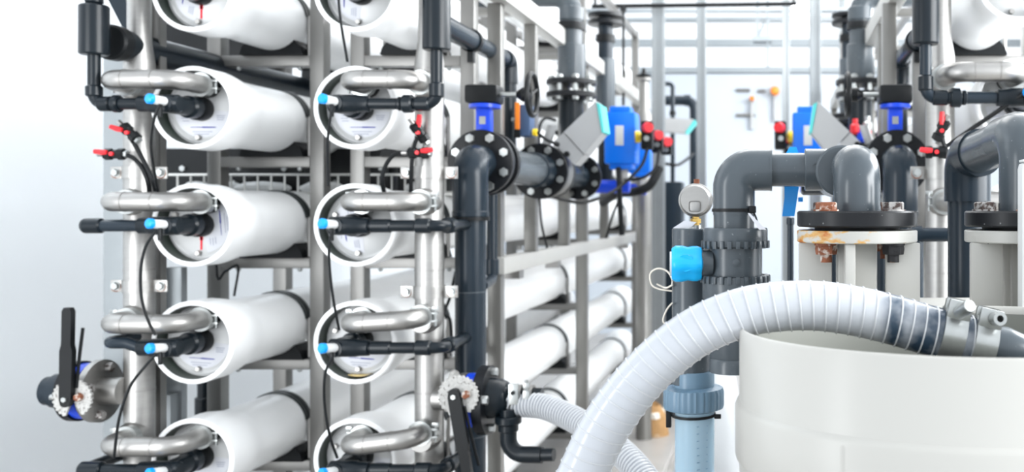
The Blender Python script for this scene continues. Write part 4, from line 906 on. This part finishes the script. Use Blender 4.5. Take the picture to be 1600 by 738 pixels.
zt = part('zip_tie', MB().ringdisc(0.0418, 0.0442, (UX-0.003, HYP, WZ(331, HYP)), (UX-0.003, HYP, WZ(326, HYP)), 32).box(UX+0.028, UX+0.042, HYP-0.034, HYP-0.022, WZ(333, HYP), WZ(322, HYP), 0.002), 'blk', t, 'black cable tie')
part('tie_tail', MB().tube([(UX+0.036, HYP-0.03, WZ(330, HYP)), (UX+0.042, HYP-0.034, WZ(340, HYP)), (UX+0.044, HYP-0.034, WZ(346, HYP))], 0.002, 6), 'blk', zt)
part('paper_tag', MB().add([(UX+0.026, HYP-0.046, WZ(333, HYP)), (UX+0.030, HYP-0.046, WZ(333, HYP)), (UX+0.062, HYP-0.05, WZ(358, HYP)), (UX+0.048, HYP-0.05, WZ(358, HYP))], [(0, 1, 2, 3)]), 'paper', zt, 'white tag')

# union ball valve with sky-blue handle
t = thing('union_ball_valve', 'grey double union ball valve with sky blue handle hub', 'valve', (UX, UY, 1.18))
def teeth(n, d): return lambda th, tt: 1.0-d*(0.5+0.5*math.cos(n*th) > 0.55)
def nut(z0, z1, r, up):
    h = z1-z0; tz = 0.35*h
    mb = MB()
    mb.lathe([(r*0.80, z0), (r*0.97, z0+0.001), (r, z0+0.004), (r, z1-0.004), (r*0.97, z1), (r*0.80, z1)], (UX, UY, 0), (0, 0, 1), 72)
    for k in range(26):
        a = 2*PI*k/26; c = V(UX+r*0.968*math.cos(a), UY+r*0.968*math.sin(a), 0); R = Matrix.Rotation(a, 3, 'Z')
        zz = (z0-0.002, z0+0.013) if not up else (z1-0.013, z1+0.002)
        mb.box(c.x-0.006, c.x+0.006, c.y-0.0042, c.y+0.0042, zz[0], zz[1], 0.0012, R)
    return mb
part('upper_nut', nut(WZ(386, UY), WZ(356, UY), 0.0645, False), 'gpvc', t, 'toothed union nut')
part('lower_nut', nut(WZ(468, UY), WZ(431, UY), 0.066, True), 'gpvc', t, 'toothed union nut')
part('body', MB().cyl(0.0535, (UX, UY, WZ(432, UY)), (UX, UY, WZ(385, UY)), 36, 0.002), 'gpvc', t)
part('boss', MB().lathe([(0.006, 0), (0.007, 0.002), (0.004, 0.003)], (UX+0.004, UY-0.053, WZ(408, UY)), (0, -1, 0), 16), 'gpvc', t)
part('lower_pipe', MB().lathe([(0.052, WZ(580, UY)), (0.052, WZ(560, UY)), (0.050, WZ(558, UY)), (0.052, WZ(555, UY)), (0.052, WZ(548, UY)), (0.054, WZ(544, UY)), (0.054, WZ(466, UY))], (UX, UY, 0), (0, 0, 1), 32), 'gpvc', t)
hz = WZ(411, UY)
part('stem', MB().cyl(0.026, (UX-0.045, UY-0.02, hz), (UX-0.068, UY-0.024, hz), 20), 'gpvc', t)
lob = lambda th, tt: 1.0+0.10*math.cos(4*th)
hd = part('handle', MB().lathe([(0.020, 0.0), (0.029, 0.004), (0.0315, 0.012), (0.0315, 0.020), (0.030, 0.030), (0.0325, 0.042), (0.0325, 0.054), (0.029, 0.060), (0.027, 0.062)], (UX-0.062, UY-0.024, hz), (-1, -0.12, 0), 40, lob), 'cyan', t, 'sky blue handle hub')
part('grip_dimple', MB().lathe([(0.017, 0.0), (0.0165, 0.002), (0.010, 0.0005)], (UX-0.094, UY-0.055, hz+0.003), (0, -1, 0.0), 22), 'cyan', hd)
part('grip_bar', MB().box(UX-0.112, UY*0+UX-0.080, UY-0.0605, UY-0.056, hz-0.003, hz+0.003, 0.002), 'cyan', hd)
part('end_face', MB().cyl(0.024, (UX-0.123, UY-0.031, hz), (UX-0.127, UY-0.0315, hz), 20), 'whitep', hd, 'pale worn end face')

# flow meter column
FX, FY = WX(1084, 1.99), 1.99
t = thing('flow_meter', 'grey column with clear blue graduated flow meter tube below', 'flow meter', (FX, FY, 0))
part('upper_pipe', MB().cyl(0.040, (WX(1080, FY), FY, WZ(600, FY)), (WX(1080, FY), FY, WZ(357, FY)), 32, 0.002), 'gpvc', t)
part('reducer', MB().lathe([(0.043, WZ(604, FY)), (0.043, WZ(582, FY)), (0.041, WZ(579, FY))], (FX, FY, 0), (0, 0, 1), 28), 'bluegrey', t)
kn = lambda th, tt: 1.0+0.012*(1 if math.sin(30*th) > 0 else -1)
part('upper_nut', MB().lathe([(0.050, WZ(640, FY)), (0.061, WZ(637, FY)), (0.0625, WZ(632, FY)), (0.0625, WZ(612, FY)), (0.060, WZ(606, FY)), (0.045, WZ(603, FY))], (FX, FY, 0), (0, 0, 1), 120, kn), 'bluegrey', t, 'knurled blue grey union nut')
part('clear_tube', MB().lathe([(0.0415, WZ(642, FY)), (0.039, 0.55), (0.036, 0.55), (0.0385, WZ(642, FY)), (0.0415, WZ(642, FY))], (FX+0.002, FY, 0), (0, 0, 1), 36, cap=False), 'clearblue', t, 'clear blue tapered tube')
part('inner_rod', MB().cyl(0.010, (FX, FY, 0.55), (FX, FY, WZ(652, FY)), 12), 'floatw', t)
gm = MB()
for k in range(8):
    z = WZ(660+k*11, FY); r_ = 0.0418
    gm.ringdisc(0.0408, 0.0420, (FX+0.002, FY, z), (FX+0.002, FY, z+0.001), 24)
part('graduation', MB().add([V(*v) for v in sum([[(FX+0.010, FY-0.0417, WZ(660+k*11, FY)), (FX+0.031, FY-0.0300, WZ(660+k*11, FY)), (FX+0.031, FY-0.0300, WZ(661.2+k*11, FY)), (FX+0.010, FY-0.0417, WZ(661.2+k*11, FY))] for k in range(8)], [])], [tuple(range(4*k, 4*k+4)) for k in range(8)]), 'bluegrey', t)
part('cable_tie', MB().ringdisc(0.043, 0.0460, (FX, FY, WZ(650, FY)), (FX, FY, WZ(646, FY)), 32).box(FX-0.057, FX-0.046, FY-0.012, FY, WZ(667, FY), WZ(641, FY), 0.002).box(FX+0.044, FX+0.058, FY-0.02, FY-0.012, WZ(652, FY), WZ(645, FY), 0.002), 'blk', t, 'black cable tie')
part('lower_nut', MB().cyl(0.062, (FX, FY, 0.48), (FX, FY, 0.56), 30, 0.004), 'bluegrey', t)
part('stand_pipe', MB().cyl(0.040, (FX, FY, 0.0), (FX, FY, 0.49), 24), 'spvc', t)
# pressure gauge
gx, gz = WX(1087, FY), WZ(313, FY)
t = thing('pressure_gauge', 'silver pressure gauge seen from behind on the grey column', 'gauge', (gx, FY, WZ(357, FY)))
part('case', MB().lathe([(0.0, 0), (0.029, 0.0), (0.0315, 0.004), (0.0325, 0.006), (0.0325, 0.012), (0.0350, 0.014), (0.0355, 0.018), (0.0355, 0.030), (0.033, 0.034), (0.0, 0.034)], (gx, FY-0.02, gz), (0, 1, 0), 40, cap=False), 'steel', t)
part('rear_boss', MB().box(gx-0.012, gx+0.012, FY-0.0225, FY-0.019, gz-0.024, gz-0.002, 0.005), 'steel', t, 'raised square boss')
part('stem', MB().lathe([(0.008, 0), (0.008, 0.010), (0.011, 0.011), (0.011, 0.020), (0.007, 0.021), (0.007, 0.028)], (gx, FY, WZ(357, FY)), (0, 0, 1), 6), 'brass', t, 'brass stem')
part('collar', MB().cyl(0.013, (gx, FY, WZ(357, FY)-0.001), (gx, FY, WZ(352, FY)), 16), 'zinc', t)
part('paper_tag', MB().prism([(gx-0.045, WZ(357, FY)+0.001), (gx-0.008, WZ(357, FY)+0.002), (gx+0.004, WZ(347, FY)), (gx-0.022, WZ(345, FY))], 0.001, 'y', FY-0.025), 'paper', t, 'white paper tag')
part('top_tip', MB().cyl(0.006, (gx+0.002, FY, gz+0.034), (gx+0.002, FY, gz+0.044), 8), 'rust', t)

# second blue lever valve behind the horizontal pipe
bx, by = WX(1238, 2.02), 2.02
t = thing('blue_lever_valve', 'sky blue lever handle hanging behind the horizontal grey pipe', 'valve', (bx, by, 1.4))
part('handle', MB().prism([(bx-0.022, WZ(338, by)), (bx+0.004, WZ(338, by)), (bx+0.010, WZ(310, by)), (bx+0.015, WZ(285, by)), (bx+0.015, WZ(245, by)), (bx+0.008, WZ(231, by)), (bx-0.006, WZ(231, by)), (bx-0.017, WZ(245, by)), (bx-0.017, WZ(285, by)), (bx-0.017, WZ(310, by))], 0.022, 'y', by-0.03), 'sky', t, 'sky blue lever')
part('knuckle', MB().cyl(0.005, (bx+0.012, by-0.02, WZ(312, by)), (bx+0.022, by-0.02, WZ(312, by)), 10), 'sky', t)
part('body', MB().cyl(0.045, (bx+0.02, by+0.05, ZH-0.004), (PX+0.02, by+0.05, ZH-0.004), 24, 0.004), 'spvc', t)
part('stem', MB().cyl(0.014, (bx, by-0.012, ZH), (bx+0.03, by+0.05, ZH), 12), 'spvc', t)

# right grey elbow run
t = thing('grey_pipe_run', 'grey PVC pipe from right pedestal sloping back to a down pipe', 'pipe', (QX, QY, 1.49))
part('front_elbow', MB().tube(fillet([(QX, QY, 1.491), (QX, QY, 1.632), (QX-0.008, QY+0.12, 1.628)], 0.05, 12), 0.0475, 32), 'gpvc', t)
part('pipe', MB().cyl(0.0435, (QX-0.004, QY+0.05, 1.63), (0.425, 2.06, 1.612), 32), 'gpvc', t)
part('rear_elbow', MB().tube(fillet([(0.432, 2.03, 1.614), (0.42, 2.11, 1.610), (0.42, 2.11, 1.51)], 0.045, 12), 0.051, 32), 'spvc', t)
part('down_pipe', MB().cyl(0.0435, (0.42, 2.11, 0.0), (0.42, 2.11, 1.53), 28), 'spvc', t)
part('spigot', MB().cyl(0.0485, (QX, QY, 1.491), (QX, QY, 1.505), 32), 'gpvc', t)

# slate cross pipe behind the pedestals
t = thing('cross_pipe', 'slate horizontal pipe behind the two white pedestals', 'pipe', (0.4, 2.3, WZ(367, 2.3)))
part('pipe', MB().cyl(0.017, (WX(1418, 2.3), 2.3, WZ(367, 2.3)), (WX(1500, 2.3), 2.3, WZ(367, 2.3)), 16), 'spvc', t)
part('tee', MB().cyl(0.022, (WX(1424, 2.3), 2.3, WZ(367, 2.3)), (WX(1440, 2.3), 2.3, WZ(367, 2.3)), 16), 'spvc', t)
part('stand', MB().cyl(0.017, (WX(1432, 2.3), 2.3, 0), (WX(1432, 2.3), 2.3, WZ(367, 2.3)), 14), 'spvc', t)
for px_, wpx, y_ in ((1303, 11, 2.32), (1377, 16, 2.32), (1235, 10, 2.45)):
    t = thing('slate_upright', {1303: 'slate upright pipe seen in left gap of the left pedestal', 1377: 'slate upright pipe seen in right gap of the left pedestal', 1235: 'thin slate upright pipe left of the left pedestal'}[px_], 'pipe', (WX(px_, y_), y_, 0), 'slate uprights behind the pedestals')
    r_ = wpx*y_/F/2
    part('pipe', MB().cyl(r_, (WX(px_, y_), y_, 0), (WX(px_, y_), y_, WZ(345, y_)), 16), 'spvc', t)
    part('cap', MB().cyl(r_*1.25, (WX(px_, y_), y_, WZ(352, y_)), (WX(px_, y_), y_, WZ(340, y_)), 16, 0.002), 'spvc', t)
# string loops beside the flow meter
t = thing('string_loop', 'cream string looped beside the grey flow meter column', 'string', W(1035, 440, 2.05))
part('upper_loop', MB().tube(spline([W(1050, 455, 2.0), W(1030, 452, 2.0), W(1018, 445, 2.0), W(1016, 428, 2.0), W(1028, 420, 2.0), W(1042, 424, 2.0), W(1050, 436, 1.99), W(1050, 446, 1.96)], 6), 0.0018, 6), 'string', t)
part('lower_loop', MB().tube(spline([W(1050, 474, 1.96), W(1042, 484, 2.0), W(1036, 500, 2.0), W(1040, 508, 2.0)], 6), 0.0018, 6), 'string', t)
part('end', MB().tube(spline([W(1050, 446, 1.96), W(1040, 450, 2.0), W(1026, 444, 2.0)], 6), 0.0018, 6), 'string', t)

# white wrapped bag and brown roll on the floor of the aisle
def blob(mb, c, rx, ry, rz, seed, amp=0.06, seg=28, rings=16, bot=None):
    rnd = random.Random(seed); ph = [(rnd.uniform(0, 6), rnd.uniform(2, 6), rnd.uniform(1, 5)) for _ in range(6)]
    n = len(mb.v)
    for i in range(rings+1):
        th = PI*i/rings
        for k in range(seg):
            a = 2*PI*k/seg; w_ = 1+amp*sum(math.sin(p+q*a+s_*th*2)for p, q, s_ in [(p, round(q), s_) for p, q, s_ in ph])/3
            z = c[2]+rz*math.cos(th)**3*0.4+rz*math.cos(th)*0.6
            e = math.sin(th)**0.5
            mb.v.append(V(c[0]+rx*e*w_*math.cos(a), c[1]+ry*e*w_*math.sin(a), max(z, bot if bot is not None else -9)))
    for i in range(rings):
        for k in range(seg):
            k2 = (k+1) % seg; mb.f.append((n+i*seg+k, n+i*seg+k2, n+(i+1)*seg+k2, n+(i+1)*seg+k))
    return mb
bxx = WX(1108, 2.6)
t = thing('wrapped_sack', 'white plastic wrapped sack behind the flow meter', 'sack', (bxx, 2.6, 0))
part('sack', blob(MB(), (bxx+0.005, 2.62, 0.54), 0.112, 0.13, 0.56, 3, 0.05, bot=0.0), 'sack', t)
part('gathered_neck', MB().lathe([(0.05, 0), (0.03, 0.03), (0.045, 0.06)], (bxx+0.02, 2.62, 1.07), (0, 0, 1), 14, lambda th, tt: 1+0.15*math.sin(5*th)), 'sack', t)
rx_ = WX(1020, 6.0)
t = thing('paper_roll', 'brown torn paper roll on the aisle floor', 'paper roll', (rx_, 6.0, 0))
part('roll', MB().lathe([(0.02, 0.0), (0.06, 0.0), (0.078, 0.03), (0.075, 0.20), (0.05, 0.27), (0.03, 0.25)], (rx_+0.03, 6.0, 0.0), (-0.12, -0.2, 1), 20, lambda th, tt: 1+0.08*math.sin(3*th+tt*9)), 'card', t)
part('torn_edge', MB().lathe([(0.04, 0.24), (0.066, 0.23), (0.072, 0.20)], (rx_+0.03, 6.0, 0.0), (-0.12, -0.2, 1), 20, lambda th, tt: 1+0.12*math.sin(4*th), cap=False), 'string', t)
# pale kerb and platform strip on the floor
single('plinth', MB().box(-0.95, -0.62, 2.9, 8.0, 0.0, 0.06, 0.01), 'floor', 'low pale concrete plinth along the left bank', 'plinth')

# ------------------------------------------------------------------ aisle background
def profile_post(px, y, wpx, label, top=4.6, bot=0.0):
    wd = wpx*y/F/2; x = WX(px, y)
    t = thing('aluminium_post', label, 'post', (x, y, 0), 'aluminium aisle posts')
    part('core', MB().box(x-wd*0.8, x+wd*0.8, y-wd*0.8, y+wd*0.8, 0, top), 'alu', t)
    for sx in (-1, 1):
        for sy in (-1, 1): part('corner', MB().box(x+sx*wd-0.28*wd*(sx+1), x+sx*wd+0.28*wd*(1-sx), y+sy*wd-0.28*wd*(sy+1), y+sy*wd+0.28*wd*(1-sy), 0, top, 0.002), 'alu', t)
    return t
profile_post(1029, 6.3, 19, 'thick aluminium profile post in front of left aisle side')
profile_post(1096, 7.0, 14, 'slim aluminium profile post left of the far opening')
profile_post(1228, 8.0, 12, 'slim aluminium profile post left of the hanging lamp')
profile_post(1274, 6.3, 18, 'thick aluminium profile post right of the hanging lamp')
t = thing('overhead_pipe', 'thin black overhead pipe crossing the aisle with drop rod', 'pipe', (-0.4, 6.2, WZ(10, 6.2)))
y6 = 6.2
part('pipe', MB().cyl(0.014, (WX(925, y6), y6, WZ(10, y6)), (WX(1245, y6), y6, WZ(6, y6)), 10), 'blk', t)
part('rod', MB().cyl(0.009, (WX(974, y6), y6, WZ(165, y6)), (WX(974, y6), y6, WZ(9, y6)), 8), 'blk', t)
part('hanger', MB().cyl(0.02, (WX(974, y6), y6, WZ(18, y6)), (WX(974, y6), y6, WZ(8, y6)), 8), 'blk', t)
part('ceiling_rod', MB().cyl(0.009, (WX(1240, y6), y6, WZ(6, y6)), (WX(1240, y6), y6, 4.6), 8).cyl(0.009, (WX(930, y6), y6, WZ(10, y6)), (WX(930, y6), y6, 4.6), 8), 'blk', t)
y9 = 9.5
t = thing('conduit', 'pair of thin grey conduits crossing below the roof', 'conduit', (0, y9, WZ(25, y9)))
for py_ in (19, 30): part('tube', MB().cyl(0.016, (WX(925, y9), y9, WZ(py_, y9)), (WX(1330, y9), y9, WZ(py_-4, y9)), 8), 'girt', t)
for px_ in (940, 1320): part('hanger', MB().cyl(0.01, (WX(px_, y9), y9, WZ(30, y9)), (WX(px_, y9), y9, 4.6), 6), 'girt', t)
t = thing('roof_bracket', 'grey hanging bracket with braces under the far roof', 'bracket', (WX(1192, 10), 10, WZ(62, 10)))
part('strut', MB().box(WX(1181, 10), WX(1186, 10), 9.97, 10.03, WZ(62, 10), 4.6), 'girt', t)
part('strut', MB().box(WX(1197, 10), WX(1202, 10), 9.97, 10.03, WZ(105, 10), 4.6), 'girt', t)
part('brace', MB().tube([W(1184, 60, 10), W(1199, 22, 10)], 0.014, 6), 'girt', t)
part('shelf', MB().box(WX(1176, 10), WX(1206, 10), 9.9, 10.1, WZ(66, 10), WZ(58, 10)), 'girt', t)
yl = 7.0
t = thing('hanging_lamp', 'bright white hanging lamp between the right aisle posts', 'lamp', (WX(1250, yl), yl, WZ(50, yl)))
part('diffuser', MB().lathe([(0.03, 0), (0.055, 0.012), (0.060, 0.03), (0.060, 0.19), (0.05, 0.2)], (WX(1250, yl), yl, WZ(51, yl)), (0, 0, 1), 20), 'lamp', t, 'glowing white diffuser')
part('rod', MB().cyl(0.006, (WX(1250, yl), yl, WZ(12, yl)), (WX(1250, yl), yl, 4.6), 8), 'girt', t)
# far dark pipe, transmitter, tap and orange beacons on the far wall
y8 = 8.2
t = thing('far_pipe', 'dark grey pipe bending down beyond the left aisle post', 'pipe', (WX(1085, y8), y8, 0))
part('pipe', MB().tube(fillet([(WX(1035, y8), y8, WZ(157, y8)), (WX(1085, y8), y8, WZ(157, y8)), (WX(1085, y8), y8, 0.0)], 0.08, 7), 0.042, 14), 'spvc', t)
part('elbow', MB().cyl(0.05, (WX(1070, y8), y8, WZ(157, y8)), (WX(1079, y8), y8, WZ(157, y8)), 14), 'spvc', t)
y7 = 7.6
t = thing('gooseneck_pipe', 'thin dark gooseneck pipe beside the left aisle post', 'pipe', (WX(1050, y7), y7, 0))
part('pipe', MB().tube(fillet([(WX(1038, y7), y7, WZ(131, y7)), (WX(1051, y7), y7, WZ(131, y7)), (WX(1051, y7), y7, 0)], 0.04, 6), 0.018, 10), 'spvc', t)
part('collar', MB().cyl(0.026, (WX(1051, y7), y7, WZ(180, y7)), (WX(1051, y7), y7, WZ(174, y7)), 10), 'blk', t)
t = thing('far_transmitter', 'small grey transmitter box with teal end beyond left post', 'transmitter', (WX(1060, 7.3), 7.3, WZ(208, 7.3)))
part('case', MB().prism([(WX(1040, 7.3), WZ(185, 7.3)), (WX(1084, 7.3), WZ(187, 7.3)), (WX(1088, 7.3), WZ(193, 7.3)), (WX(1072, 7.3), WZ(209, 7.3)), (WX(1040, 7.3), WZ(207, 7.3))], 0.12, 'y', 7.25), 'lgrey', t)
part('bezel', MB().prism([(WX(1086, 7.3), WZ(188, 7.3)), (WX(1089, 7.3), WZ(192, 7.3)), (WX(1074, 7.3), WZ(210, 7.3)), (WX(1071, 7.3), WZ(209, 7.3))], 0.13, 'y', 7.245), 'teal', t, 'teal end bezel')
part('arm', MB().box(WX(1050, 7.3)-0.01, WX(1050, 7.3)+0.02, 7.36, 7.62, WZ(200, 7.3), WZ(194, 7.3)), 'lgrey', t)
t = thing('dark_cabinet', 'dark grey cabinet behind the silver gauge', 'cabinet', (WX(1052, 6.6), 6.6, 0))
part('case', MB().box(WX(1038, 6.6), WX(1067, 6.6), 6.55, 6.75, 0.0, WZ(284, 6.6), 0.02), 'spvc', t)
part('door', MB().box(WX(1040, 6.6), WX(1065, 6.6), 6.54, 6.555, 0.05, WZ(290, 6.6), 0.004), 'spvc', t)
part('handle', MB().box(WX(1060, 6.6), WX(1062, 6.6), 6.525, 6.54, 1.2, 1.3, 0.003), 'zinc', t)
cable('thin cable sagging between far pipe and gooseneck', [W(1040, 256, 7.5), W(1058, 258, 7.5), W(1072, 250, 7.8), W(1084, 240, 8.1)], 0.012)
yv = 5.9
t = thing('vent_valve', 'small vent valve with black disc cap beyond left bank', 'valve', (WX(1006, yv), yv, 1.29))
part('stem', MB().lathe([(0.05, 0.0), (0.05, WZ(180, yv)), (0.03, WZ(172, yv)), (0.03, WZ(128, yv)), (0.045, WZ(126, yv)), (0.045, WZ(122, yv))], (WX(1006, yv), yv, 0), (0, 0, 1), 16), 'cream', t)
part('cap', MB().lathe([(0.045, 0), (0.05, 0.012), (0.015, 0.02), (0.012, 0.05), (0.004, 0.06)], (WX(1006, yv), yv, WZ(121, yv)), (0, 0, 1), 16), 'blk', t)
yw = 11.1
for k, (px_, py_, r_, lb) in enumerate(((1211, 142, 0.055, 'large round orange beacon on the far wall'), (1175, 154, 0.03, 'small orange beacon on a bracket on the far wall'))):
    c = W(px_, py_, yw); t = thing('beacon', lb, 'beacon', c, 'orange beacons')
    part('dome', MB().lathe([(r_, 0), (r_, 0.05), (r_*0.7, 0.09), (0.01, 0.1)], c+V(0, 0.03, 0), (0, -1, 0), 16), 'orange', t)
    part('bracket', MB().box(c.x-0.015, c.x+0.015, yw+0.03, 11.2, c.z-0.35, c.z+0.02), 'lgrey', t)
t = thing('wall_pipe', 'thin rusty pipes fixed along the far wall', 'pipe', W(1160, 141, 11.15))
for (x0, x1, py_) in ((1150, 1172, 141), (1184, 1196, 142), (1150, 1180, 180)): part('pipe', MB().cyl(0.018, (WX(x0, 11.17), 11.17, WZ(py_, 11.17)), (WX(x1, 11.17), 11.17, WZ(py_, 11.17)), 8), 'beam', t)
